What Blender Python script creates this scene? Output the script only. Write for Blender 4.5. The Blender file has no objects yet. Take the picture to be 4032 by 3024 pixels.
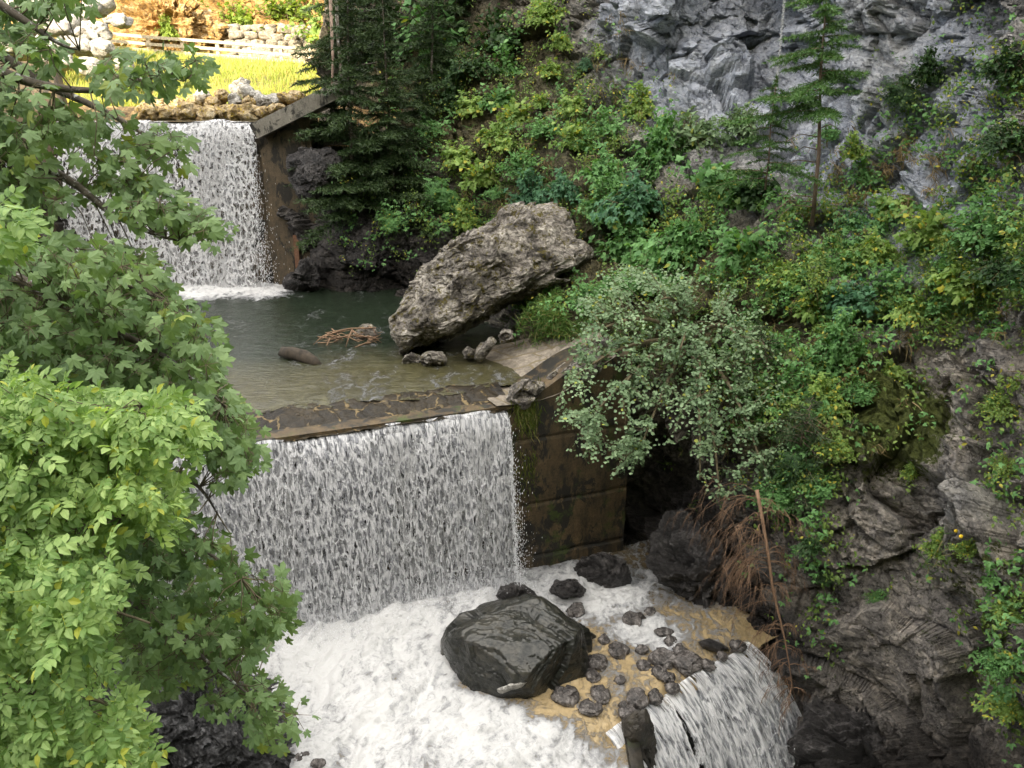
import bpy, math, random
import numpy as np
from mathutils import Vector, Matrix

rad = math.radians
random.seed(11)
rng = np.random.default_rng(11)
scene = bpy.context.scene
COL = scene.collection

# ------------------------------------------------------------------ camera
FPX = 804.0
TH = rad(20.0)
CT, ST = math.cos(TH), math.sin(TH)
cam_data = bpy.data.cameras.new('camera')
cam = bpy.data.objects.new('camera', cam_data)
COL.objects.link(cam)
cam.location = (0, 0, 0)
cam.rotation_euler = (rad(90) - TH, 0, 0)
cam_data.sensor_width = 36
cam_data.lens = 36 * FPX / 1024
cam_data.clip_start = 0.1
cam_data.clip_end = 2000
scene.camera = cam

# ------------------------------------------------------------------ light
SUN_DIR = Vector((-0.42, -0.80, 0.45)).normalized()      # towards the sun
SUN_EL = math.asin(SUN_DIR.z)
SUN_AZ = math.atan2(SUN_DIR.x, SUN_DIR.y)
world = bpy.data.worlds.new('World')
scene.world = world
world.use_nodes = True
wt = world.node_tree
wt.nodes.clear()
sky = wt.nodes.new('ShaderNodeTexSky')
sky.sky_type = 'NISHITA'
sky.sun_disc = False
sky.sun_elevation = SUN_EL
sky.sun_rotation = SUN_AZ
sky.dust_density = 2.0
sky.ozone_density = 0.6
cn = wt.nodes.new('ShaderNodeTexNoise')
cn.inputs['Scale'].default_value = 1.6
cn.inputs['Detail'].default_value = 6
cr = wt.nodes.new('ShaderNodeMapRange')
cr.inputs[1].default_value = 0.30
cr.inputs[2].default_value = 0.50
mx = wt.nodes.new('ShaderNodeMix')
mx.data_type = 'RGBA'
mx.inputs[7].default_value = (15.8, 15.0, 13.5, 1)
tc = wt.nodes.new('ShaderNodeTexCoord')
bg = wt.nodes.new('ShaderNodeBackground')
bg.inputs['Strength'].default_value = 0.13
wo = wt.nodes.new('ShaderNodeOutputWorld')
L = wt.links.new
L(tc.outputs['Generated'], cn.inputs['Vector'])
L(cn.outputs[0], cr.inputs[0])
sx = wt.nodes.new('ShaderNodeSeparateXYZ')
zr = wt.nodes.new('ShaderNodeMapRange')
zr.inputs[1].default_value = 0.35
zr.inputs[2].default_value = 0.80
mu = wt.nodes.new('ShaderNodeMath')
mu.operation = 'MULTIPLY'
L(tc.outputs['Generated'], sx.inputs[0])
L(sx.outputs[2], zr.inputs[0])
L(cr.outputs[0], mu.inputs[0])
L(zr.outputs[0], mu.inputs[1])
L(mu.outputs[0], mx.inputs[0])
L(sky.outputs[0], mx.inputs[6])
L(mx.outputs[2], bg.inputs['Color'])
L(bg.outputs[0], wo.inputs['Surface'])

sun_data = bpy.data.lights.new('sun', 'SUN')
sun_data.energy = 4.6
sun_data.angle = rad(0.5)
sun_data.color = (1.0, 0.86, 0.62)
sun = bpy.data.objects.new('sun', sun_data)
COL.objects.link(sun)
sun.rotation_euler = (-SUN_DIR).to_track_quat('-Z', 'Y').to_euler()
sun.location = (0, 0, 60)

scene.view_settings.view_transform = 'Standard'
scene.view_settings.look = 'None'
scene.view_settings.gamma = 1.0
scene.view_settings.exposure = 1.68
scene.render.engine = 'CYCLES'
scene.cycles.transparent_max_bounces = 16
scene.cycles.max_bounces = 6
scene.cycles.diffuse_bounces = 3
scene.cycles.caustics_reflective = False
scene.cycles.caustics_refractive = False


# ------------------------------------------------------------------ picture <-> world
def ray(px, py):
    px = np.asarray(px, float); py = np.asarray(py, float)
    u = (px - 512) / FPX; v = -(py - 384) / FPX
    return np.stack([u + 0 * v, CT + v * ST + 0 * u, -ST + v * CT + 0 * u], -1)


def P(px, py, Y):                       # point on the sight line at forward distance Y
    d = ray(px, py)
    return d * (np.asarray(Y, float) / d[..., 1])[..., None]


def PZ(px, py, z):                      # point on the sight line at height z
    d = ray(px, py)
    return d * (np.asarray(z, float) / d[..., 2])[..., None]


def proj(p):
    p = np.asarray(p, float)
    f = p[..., 1] * CT - p[..., 2] * ST
    up = p[..., 1] * ST + p[..., 2] * CT
    return 512 + FPX * p[..., 0] / f, 384 - FPX * up / f


# ------------------------------------------------------------------ noise
def _h(ix, iy, iz, seed):
    with np.errstate(over='ignore'):
        h = (ix.astype(np.uint32) * np.uint32(374761393) + iy.astype(np.uint32) * np.uint32(668265263)
             + iz.astype(np.uint32) * np.uint32(2147483647) + np.uint32(seed * 974711 + 12345))
        h = (h ^ (h >> np.uint32(13))) * np.uint32(1274126177)
        h = (h ^ (h >> np.uint32(16))) * np.uint32(2246822519)
        h = h ^ (h >> np.uint32(13))
    return h.astype(np.float64) / 4294967295.0


def vnoise(p, seed=0):
    i = np.floor(p).astype(np.int64); f = p - i
    f = f * f * f * (f * (f * 6 - 15) + 10)
    r = 0
    for dx in (0, 1):
        wx = f[..., 0] if dx else 1 - f[..., 0]
        for dy in (0, 1):
            wy = f[..., 1] if dy else 1 - f[..., 1]
            for dz in (0, 1):
                wz = f[..., 2] if dz else 1 - f[..., 2]
                r = r + wx * wy * wz * _h(i[..., 0] + dx, i[..., 1] + dy, i[..., 2] + dz, seed)
    return r * 2 - 1


def fbm(p, octv=5, gain=0.5, seed=0, ridged=False):
    a = 1.0; s = 0; t = 0
    q = np.array(p, float)
    for o in range(octv):
        n = vnoise(q, seed + o * 17)
        if ridged:
            n = 1 - 2 * np.abs(n)
        s = s + a * n; t += a
        a *= gain
        q = q * 2.03 + 7.31
    return s / t


def worley(p, seed=0):
    i = np.floor(p).astype(np.int64)
    sh = p.shape[:-1]
    f1 = np.full(sh, 9.0); f2 = np.full(sh, 9.0)
    cd = np.zeros(p.shape); rnd = np.zeros(p.shape)
    for dx in (-1, 0, 1):
        for dy in (-1, 0, 1):
            for dz in (-1, 0, 1):
                jx, jy, jz = i[..., 0] + dx, i[..., 1] + dy, i[..., 2] + dz
                c = np.stack([jx + _h(jx, jy, jz, seed), jy + _h(jx, jy, jz, seed + 1), jz + _h(jx, jy, jz, seed + 2)], -1)
                dv = p - c
                d = np.sqrt((dv ** 2).sum(-1))
                m = d < f1
                f2 = np.where(m, f1, np.minimum(f2, d))
                f1 = np.where(m, d, f1)
                cd[m] = dv[m]
                r = np.stack([_h(jx, jy, jz, seed + 3), _h(jx, jy, jz, seed + 4), _h(jx, jy, jz, seed + 5)], -1)
                rnd[m] = r[m]
    return f1, f2, cd, rnd


def facets(p, scale, seed=0, tilt=0.9):
    q = p / scale
    f1, f2, cd, r = worley(q, seed)
    h = (r[..., 0] - .5) * .7 + ((r - .5) * 2 * cd).sum(-1) * tilt
    crack = np.clip(1 - (f2 - f1) / 0.12, 0, 1)
    return h * scale, crack


def rotm(ax, ay, az):
    return np.array((Matrix.Rotation(az, 3, 'Z') @ Matrix.Rotation(ay, 3, 'Y') @ Matrix.Rotation(ax, 3, 'X')))


STRATA = rotm(rad(35), rad(-52), rad(30))


def rock_disp(p, amp=1.0, seed=0, fw=1.0):
    w = p + 0.35 * np.stack([fbm(p * .9, 3, seed=seed + 60), fbm(p * .9, 3, seed=seed + 61), fbm(p * .9, 3, seed=seed + 62)], -1)
    q = w @ STRATA * np.array([1.0, 0.8, 1.7])
    a, c1 = facets(q, 2.4, seed)
    b, c2 = facets(q, 0.85, seed + 10)
    c, c3 = facets(q, 0.33, seed + 20)
    e, c4 = facets(q, .15, seed + 24)
    d = .42 * a + .46 * b + fw * (.46 * c + .40 * e) - .12 * c1 - .06 * c2 - .02 * c3 + .12 * fbm(p * 1.6, 4, seed=seed + 31, ridged=True)
    return d * amp, np.clip(c1 + .6 * c2, 0, 1)


def smooth(x, a, b):
    t = np.clip((x - a) / (b - a), 0, 1)
    return t * t * (3 - 2 * t)


def tps(pts, vals, X):                # thin-plate interpolation
    pts = np.asarray(pts, float) / 300.0; X = np.asarray(X, float) / 300.0
    def U(r2):
        return r2 * np.log(r2 + 1e-9)
    n = len(pts)
    K = U(((pts[:, None] - pts[None]) ** 2).sum(-1)) + np.eye(n) * 0.002
    A = np.zeros((n + 3, n + 3)); A[:n, :n] = K
    A[:n, n] = 1; A[:n, n + 1:] = pts; A[n, :n] = 1; A[n + 1:, :n] = pts.T
    b = np.zeros(n + 3); b[:n] = vals
    w = np.linalg.solve(A, b)
    sh = X.shape[:-1]; X = X.reshape(-1, 2)
    out = np.zeros(len(X))
    for i in range(0, len(X), 20000):
        x = X[i:i + 20000]
        out[i:i + 20000] = U(((x[:, None] - pts[None]) ** 2).sum(-1)) @ w[:n] + w[n] + x @ w[n + 1:]
    return out.reshape(sh)


# ------------------------------------------------------------------ objects
def tag(o, label=None, cat=None, group=None, kind=None):
    if label: o['label'] = label
    if cat: o['category'] = cat
    if group: o['group'] = group
    if kind: o['kind'] = kind
    return o


def empty(name, loc, label=None, cat=None, group=None):
    o = bpy.data.objects.new(name, None)
    o.empty_display_size = 0.2
    COL.objects.link(o)
    o.location = tuple(float(c) for c in loc)
    return tag(o, label, cat, group)


def mesh(name, V, F, mat, parent=None, origin=None, smooth_=True, attrs=None, uv=None, cols=None):
    V = np.asarray(V, float).reshape(-1, 3)
    if origin is None:
        origin = (0, 0, 0) if parent is not None else (V[:, 0].mean(), V[:, 1].mean(), V[:, 2].min())
    origin = np.asarray([float(c) for c in origin])
    if parent is not None and parent.get('_abs'):
        V = V - np.asarray(parent['_abs'])
    V = V - origin
    me = bpy.data.meshes.new(name)
    if isinstance(F, np.ndarray):
        k = F.shape[1]
        me.vertices.add(len(V)); me.vertices.foreach_set('co', V.astype(np.float32).ravel())
        me.loops.add(F.size); me.loops.foreach_set('vertex_index', F.astype(np.int32).ravel())
        me.polygons.add(len(F)); me.polygons.foreach_set('loop_start', np.arange(0, F.size, k, dtype=np.int32))
        me.update(calc_edges=True)
    else:
        me.from_pydata([tuple(v) for v in V], [], [tuple(int(i) for i in f) for f in F])
    me.polygons.foreach_set('use_smooth', np.full(len(me.polygons), smooth_))
    if attrs:
        for k_, a in attrs.items():
            at = me.attributes.new(k_, 'FLOAT', 'POINT')
            at.data.foreach_set('value', np.asarray(a, np.float32).ravel())
    if cols is not None:
        at = me.attributes.new('tone', 'FLOAT_COLOR', 'POINT')
        c = np.ones((len(V), 4), np.float32); c[:, :3] = np.asarray(cols).reshape(-1, 3)
        at.data.foreach_set('color', c.ravel())
    if uv is not None:
        ul = me.uv_layers.new(name='UVMap')
        li = np.zeros(len(me.loops), np.int32); me.loops.foreach_get('vertex_index', li)
        ul.data.foreach_set('uv', np.asarray(uv, np.float32).reshape(-1, 2)[li].ravel())
    me.materials.append(mat)
    o = bpy.data.objects.new(name, me)
    COL.objects.link(o)
    o.location = tuple(origin)
    if parent is not None:
        o.parent = parent
        o.location = tuple(origin)
    return o


def thing(name, loc, label, cat, group=None):     # parts are given in world coordinates
    o = empty(name, loc, label, cat, group)
    o['_abs'] = [float(c) for c in loc]
    return o


def grid_faces(n, m):
    i = np.arange(n - 1)[:, None] * m + np.arange(m - 1)[None]
    return np.stack([i, i + 1, i + m + 1, i + m], -1).reshape(-1, 4)


class Buf:
    def __init__(s):
        s.v = []; s.f = []; s.n = 0
    def add(s, V, F):
        V = np.asarray(V, float).reshape(-1, 3)
        s.v.append(V); s.f.extend([tuple(int(i) + s.n for i in f) for f in F]); s.n += len(V)
    def box(s, c, sz, rot=None):
        c = np.asarray(c, float); h = np.asarray(sz, float) / 2
        V = np.array([[x, y, z] for x in (-1, 1) for y in (-1, 1) for z in (-1, 1)]) * h
        if rot is not None: V = V @ np.asarray(rot).T
        s.add(V + c, [(0, 1, 3, 2), (4, 6, 7, 5), (0, 4, 5, 1), (2, 3, 7, 6), (0, 2, 6, 4), (1, 5, 7, 3)])
    def tube(s, pts, r, sides=5):
        pts = np.asarray(pts, float); n = len(pts)
        r = np.broadcast_to(np.asarray(r, float), (n,)) if np.ndim(r) else np.full(n, float(r))
        d = np.gradient(pts, axis=0); d /= np.linalg.norm(d, axis=1)[:, None] + 1e-9
        ref = np.array([0, 0, 1.0]) if abs(d[0, 2]) < .9 else np.array([1.0, 0, 0])
        a = np.cross(d, ref); a /= np.linalg.norm(a, axis=1)[:, None] + 1e-9
        b = np.cross(d, a)
        th = np.arange(sides) * 2 * math.pi / sides
        V = pts[:, None] + r[:, None, None] * (a[:, None] * np.cos(th)[None, :, None] + b[:, None] * np.sin(th)[None, :, None])
        F = []
        for i in range(n - 1):
            for j in range(sides):
                k = (j + 1) % sides
                F.append((i * sides + j, i * sides + k, (i + 1) * sides + k, (i + 1) * sides + j))
        F.append(tuple(range(sides))[::-1]); F.append(tuple((n - 1) * sides + j for j in range(sides)))
        s.add(V, F)
    def build(s, name, mat, parent=None, **k):
        return mesh(name, np.concatenate(s.v), s.f, mat, parent, **k)


def unit(v):
    return v / (np.linalg.norm(v, axis=-1, keepdims=True) + 1e-9)


# ------------------------------------------------------------------ materials
class G:
    def __init__(s, name):
        s.m = bpy.data.materials.new(name); s.m.use_nodes = True
        s.t = s.m.node_tree; s.t.nodes.clear()
        s.out = s.t.nodes.new('ShaderNodeOutputMaterial')
        s.tc = s.t.nodes.new('ShaderNodeTexCoord')
    def n(s, typ, ins=None, **props):
        nd = s.t.nodes.new(typ)
        for k, v in props.items(): setattr(nd, k, v)
        for k, v in (ins or {}).items():
            s.set(nd.inputs[k], v)
        return nd
    def set(s, sock, v):
        if isinstance(v, bpy.types.NodeSocket): s.t.links.new(v, sock)
        elif isinstance(v, (tuple, list)):
            v = tuple(v)
            if sock.type == 'RGBA' and len(v) == 3: v += (1,)
            sock.default_value = v
        else: sock.default_value = v
    def math(s, op, a, b=0.5, c=None, clamp=False):
        nd = s.n('ShaderNodeMath', {0: a, 1: b}, operation=op, use_clamp=clamp)
        if c is not None: s.set(nd.inputs[2], c)
        return nd.outputs[0]
    def mr(s, v, a, b, c=0.0, d=1.0):
        nd = s.n('ShaderNodeMapRange', {0: v, 1: a, 2: b, 3: c, 4: d}, interpolation_type='SMOOTHSTEP')
        return nd.outputs[0]
    def mix(s, f, a, b, blend='MIX'):
        nd = s.n('ShaderNodeMix', data_type='RGBA', blend_type=blend)
        s.set(nd.inputs[0], f); s.set(nd.inputs[6], a); s.set(nd.inputs[7], b)
        return nd.outputs[2]
    def noise(s, vec, scale, detail=6, rough=.55, dist=0.0, dim='3D'):
        nd = s.n('ShaderNodeTexNoise', {'Vector': vec, 'Scale': scale, 'Detail': detail, 'Roughness': rough, 'Distortion': dist}, noise_dimensions=dim)
        return nd.outputs[0]
    def vor(s, vec, scale, feature='DISTANCE_TO_EDGE', out='Distance', rand=1.0, dim='3D'):
        nd = s.n('ShaderNodeTexVoronoi', {'Vector': vec, 'Scale': scale, 'Randomness': rand}, feature=feature, voronoi_dimensions=dim)
        return nd.outputs[out]
    def mapping(s, vec, scale=(1, 1, 1), rot=(0, 0, 0), loc=(0, 0, 0)):
        return s.n('ShaderNodeMapping', {'Vector': vec, 'Scale': scale, 'Rotation': rot, 'Location': loc}).outputs[0]
    def ramp(s, f, stops):
        nd = s.n('ShaderNodeValToRGB', {0: f})
        e = nd.color_ramp.elements
        while len(e) < len(stops): e.new(.5)
        for i, (p, c) in enumerate(stops):
            e[i].position = p; e[i].color = tuple(c) + (1,) if len(c) == 3 else c
        return nd.outputs[0]
    def attr(s, name, out='Fac'):
        return s.n('ShaderNodeAttribute', attribute_name=name).outputs[out]
    def bump(s, h, strength=.5, dist=.05, normal=None):
        nd = s.n('ShaderNodeBump', {'Height': h, 'Strength': strength, 'Distance': dist})
        if normal is not None: s.set(nd.inputs['Normal'], normal)
        return nd.outputs[0]
    def pbsdf(s, **k):
        nd = s.n('ShaderNodeBsdfPrincipled')
        for a, v in k.items(): s.set(nd.inputs[a.replace('_', ' ')], v)
        return nd.outputs[0]
    def done(s, sh):
        s.t.links.new(sh, s.out.inputs['Surface']); return s.m


def rock_mat(name, dark, mid, light, moss=(.05, .06, .012), rough=.85, use_attr=False, strata=6.0, moss_amt=0.0, lichen=0.3, bump=1.0, scale=1.0, spec=.3, coat=0.0):
    g = G(name)
    o = g.tc.outputs['Object']
    n1 = g.noise(o, 1.1 * scale, 8, .62)
    s1 = g.mapping(o, (1.0 * scale, 1.0 * scale, strata * scale), (rad(28), rad(-36), rad(15)))
    n2 = g.noise(s1, 1.5, 9, .68, .6)
    n3 = g.noise(o, 9 * scale, 8, .7)
    v1 = g.vor(g.mapping(g.n('ShaderNodeVectorMath', {0: o, 1: g.n('ShaderNodeTexNoise', {'Vector': o, 'Scale': 2.0 * scale, 'Detail': 5}).outputs['Color']}, operation='ADD').outputs[0],
                         (1, 1, 2.2), (.5, -.6, .3)), 2.6 * scale)
    f = g.math('ADD', g.math('MULTIPLY', n1, .35), g.math('ADD', g.math('MULTIPLY', n2, .32), g.math('MULTIPLY', n3, .45)))  # stone tone; the fine contrast also paints in lit and shaded facets
    cell = g.n('ShaderNodeTexVoronoi', {'Vector': g.mapping(o, (1, 1, 1.9), (.5, -.6, .3)), 'Scale': 3.2 * scale}, feature='F1').outputs['Color']
    cell = g.n('ShaderNodeSeparateXYZ', {0: cell}).outputs[0]
    f = g.math('ADD', f, g.math('MULTIPLY', g.math('SUBTRACT', cell, .5), .10))
    c = g.ramp(f, [(.44, dark), (.55, mid), (.67, light)])
    if use_attr:
        tone = g.attr('tone', 'Color')
        hi = g.mix(1.0, g.ramp(f, [(.43, (.34, .34, .36)), (.55, (.95, .95, .95)), (.67, (1.9, 1.85, 1.75))]), tone, 'MULTIPLY')
        lo = g.mix(1.0, g.ramp(f, [(.40, (.55, .57, .62)), (.55, (.95, .96, 1.0)), (.70, (1.35, 1.32, 1.28))]), tone, 'MULTIPLY')
        c = g.mix(g.mr(g.attr('lichen'), .3, .9), hi, lo)
    crack = g.mr(v1, 0.0, 0.035, 0.0, 1.0)
    c = g.mix(g.math('MULTIPLY', g.math('SUBTRACT', 1.0, crack), .55), c, (.02, .018, .016))
    if lichen > 0:
        ln = g.mr(g.noise(o, 6 * scale, 10, .75, .4), .60, .68)
        ln = g.math('MULTIPLY', ln, lichen)
        if use_attr: ln = g.math('MULTIPLY', ln, g.math('MULTIPLY', g.attr('lichen'), .6))
        c = g.mix(ln, c, (.58, .58, .54))
    mn = g.noise(o, 3.0 * scale, 9, .72)
    mn = g.math('ADD', g.math('MULTIPLY', mn, .55), g.math('MULTIPLY', g.noise(o, 11 * scale, 6, .7), .45))
    mk = g.mr(g.math('ADD', mn, (g.attr('moss') if use_attr else moss_amt)), .72, .79) if (use_attr or moss_amt) else None
    if mk is not None:
        mc = g.mix(g.noise(o, 5, 4), moss, tuple(x * 1.9 for x in moss))
        c = g.mix(mk, c, mc)
    h = g.math('ADD', g.math('ADD', g.math('MULTIPLY', n2, 1.2), g.math('MULTIPLY', n3, .55)), g.math('MULTIPLY', crack, .35))
    h = g.math('ADD', h, g.math('MULTIPLY', g.noise(o, 34 * scale, 6, .75), .30))
    b = g.bump(h, bump, .16 / scale)
    r = rough
    if use_attr:
        wet = g.attr('wet')
        c = g.mix(wet, c, g.mix(1.0, c, (.38, .36, .34), 'MULTIPLY'))
        r = g.math('SUBTRACT', rough, g.math('MULTIPLY', wet, .5))
    ex = dict(Coat_Weight=coat, Coat_Roughness=.07, Coat_Normal=g.bump(g.noise(s1, .9, 4, .5), .5, .12)) if coat else {}
    return g.done(g.pbsdf(Base_Color=c, Roughness=r, Normal=b, Specular_IOR_Level=spec, **ex))


def leaf_mat(name, c1, c2, c3=None, trans=.35, rough=.5, p3=.05, spec=.3):
    g = G(name)
    rnd = g.n('ShaderNodeNewGeometry').outputs['Random Per Island']
    cc = g.mix(rnd, c1, c2)
    cn_ = g.noise(g.tc.outputs['Object'], .9, 3)
    cc = g.mix(g.mr(cn_, .3, .7), g.mix(1.0, cc, (.72, .78, .7), 'MULTIPLY'), g.mix(1.0, cc, (1.18, 1.15, 1.1), 'MULTIPLY'))
    if c3 is not None:
        r2 = g.n('ShaderNodeTexWhiteNoise', {'W': rnd}, noise_dimensions='1D').outputs[0]
        cc = g.mix(g.math('LESS_THAN', r2, p3), cc, c3)
    p = g.pbsdf(Base_Color=cc, Roughness=rough, Specular_IOR_Level=spec)
    t = g.n('ShaderNodeBsdfTranslucent', {'Color': g.mix(1.0, cc, (1.25, 1.3, .6), 'MULTIPLY')}).outputs[0]
    m = g.n('ShaderNodeMixShader', {0: trans, 1: p, 2: t}).outputs[0]
    return g.done(m)


def bark_mat(name, c1, c2, scale=8, rough=.9, spots=None):
    g = G(name)
    o = g.tc.outputs['Object']
    n = g.noise(g.mapping(o, (1, 1, .35)), scale, 8, .7)
    c = g.ramp(n, [(.35, c1), (.65, c2)])
    if spots:
        c = g.mix(g.mr(g.noise(o, 14, 5, .7), .55, .63), c, spots)
    return g.done(g.pbsdf(Base_Color=c, Roughness=rough, Normal=g.bump(n, .7, .02)))


def plain(name, c, rough=.6, **k):
    g = G(name)
    n = g.noise(g.tc.outputs['Object'], 12, 5)
    cc = g.mix(g.mr(n, .3, .7), tuple(x * .7 for x in c), tuple(min(1, x * 1.25) for x in c))
    return g.done(g.pbsdf(Base_Color=cc, Roughness=rough, **k))


M_CLIFF = rock_mat('cliff_rock', (.1, .1, .1), (.2, .2, .2), (.4, .4, .4), use_attr=True, lichen=1.0, strata=1.5, bump=1.0)
M_TAN = rock_mat('tan_boulder_rock', (.042, .037, .032), (.21, .188, .165), (.54, .50, .44), moss=(.075, .062, .012), strata=3.5, moss_amt=.205, lichen=.45, scale=1.1)
M_BLACK = rock_mat('wet_black_rock', (.005, .006, .004), (.012, .013, .010), (.04, .037, .028), rough=.35, strata=5.0, lichen=.0, bump=.45, scale=.9, spec=.25, coat=.6)
M_SLATE = rock_mat('slate_rock', (.012, .012, .013), (.05, .05, .052), (.20, .20, .21), rough=.35, strata=9.0, lichen=.12, bump=1.0, scale=1.0, spec=.4, coat=.25)
M_DARK = rock_mat('dark_wet_stone', (.010, .009, .009), (.04, .036, .036), (.10, .092, .09), rough=.4, strata=2.0, lichen=0.0, scale=1.5, spec=.5)
M_RIPRAP = rock_mat('riprap_rock', (.16, .11, .05), (.46, .34, .18), (.70, .60, .42), moss=(.34, .24, .03), strata=1.5, moss_amt=.2, lichen=.25, scale=1.2)
M_PALE = rock_mat('pale_rock', (.3, .28, .25), (.5, .48, .45), (.7, .68, .64), strata=1.5, lichen=.3, scale=1.2)
M_PEB = rock_mat('pebble_rock', (.02, .018, .018), (.075, .066, .062), (.22, .20, .19), rough=.25, strata=1.5, lichen=0.0, scale=2.0, bump=.5, spec=.5)

M_MAPLE = leaf_mat('maple_leaf', (.115, .185, .075), (.19, .28, .115), (.20, .25, .05), trans=.3, p3=.03)
M_ELDER = leaf_mat('elder_leaf', (.16, .27, .08), (.37, .49, .19), (.42, .45, .08), trans=.4, p3=.04)
M_GREYGRN = leaf_mat('grey_green_leaf', (.13, .20, .11), (.22, .31, .18), (.3, .33, .06), trans=.25, p3=.01)
M_MIDGRN = leaf_mat('mid_green_leaf', (.09, .21, .07), (.17, .33, .12), (.3, .33, .06), trans=.3, p3=.02)
M_YELGRN = leaf_mat('yellow_green_leaf', (.17, .28, .07), (.28, .39, .11), (.5, .46, .07), trans=.35, p3=.09)
M_BLUEGRN = leaf_mat('blue_green_leaf', (.05, .14, .075), (.10, .22, .12), trans=.25)
M_DARKGRN = leaf_mat('dark_green_leaf', (.022, .055, .018), (.045, .095, .03), (.12, .2, .05), trans=.25, p3=.04)
M_SUNGRN = leaf_mat('sunlit_leaf', (.13, .20, .03), (.24, .32, .05), trans=.35)
M_NEEDLE = leaf_mat('spruce_needle', (.05, .12, .035), (.10, .19, .05), trans=.15)
M_NEEDLE_D = leaf_mat('dark_spruce_needle', (.028, .055, .022), (.06, .095, .035), trans=.12)
M_GRASS = leaf_mat('grass_blade', (.20, .27, .04), (.42, .44, .10), (.5, .38, .14), trans=.35, p3=.15)
M_GRASS_S = leaf_mat('gorge_grass_blade', (.06, .13, .03), (.13, .22, .05), (.25, .22, .09), trans=.3, p3=.15)
M_COVER = leaf_mat('ground_cover_leaf', (.09, .15, .035), (.19, .27, .065), (.42, .38, .06), trans=.3, p3=.08)
M_STRAW = leaf_mat('dry_grass_blade', (.13, .09, .04), (.26, .19, .10), trans=.2)
M_BARK = bark_mat('spruce_bark', (.09, .06, .045), (.30, .22, .17))
M_BARK_D = bark_mat('dark_bark', (.035, .028, .02), (.12, .10, .075), spots=(.35, .36, .33))
M_TWIG = bark_mat('green_brown_twig', (.07, .055, .03), (.17, .14, .08))
M_DEAD = bark_mat('dead_twig', (.12, .072, .042), (.27, .165, .10))
M_WOOD = plain('fence_wood', (.58, .49, .36), .8)
M_RUST = plain('rusty_steel', (.16, .08, .045), .7)
M_STEEL = plain('chain_steel', (.55, .55, .56), .4, Metallic=.6)


def concrete(name, c1, c2, moss=.0, joints=True):
    g = G(name)
    o = g.tc.outputs['Object']
    n = g.noise(o, 1.3, 8, .7); n2 = g.noise(g.mapping(o, (2.5, 2.5, .5)), 1.4, 7, .7); n3 = g.noise(o, 18, 6, .7)
    c = g.ramp(g.math('ADD', g.math('MULTIPLY', n, .5), g.math('MULTIPLY', n2, .5)), [(.38, c1), (.60, c2)])
    c = g.mix(g.mr(g.noise(g.mapping(o, (1.2, 1.2, .6), loc=(3, 1, 0)), 1.6, 8, .7, .5), .50, .56), c, (.018, .016, .012))
    if moss: c = g.mix(g.mr(g.math('ADD', g.noise(o, 1.4, 8, .7), moss), .80, .93), c, (.045, .065, .010))
    c = g.mix(g.mr(n3, .3, .8), g.mix(1.0, c, (.7, .7, .7), 'MULTIPLY'), g.mix(1.0, c, (1.2, 1.2, 1.2), 'MULTIPLY'))
    h = g.math('ADD', n3, g.math('MULTIPLY', n, 1.0))
    return g.done(g.pbsdf(Base_Color=c, Roughness=.6, Normal=g.bump(h, .6, .03)))


M_CONC = concrete('ochre_concrete', (.025, .020, .012), (.13, .088, .042), moss=.27)
M_CONC_UP = concrete('brown_concrete', (.04, .032, .022), (.15, .108, .062), moss=.16)
M_CONC_DK = concrete('wet_dark_concrete', (.012, .011, .010), (.05, .04, .028), moss=.25)


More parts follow.
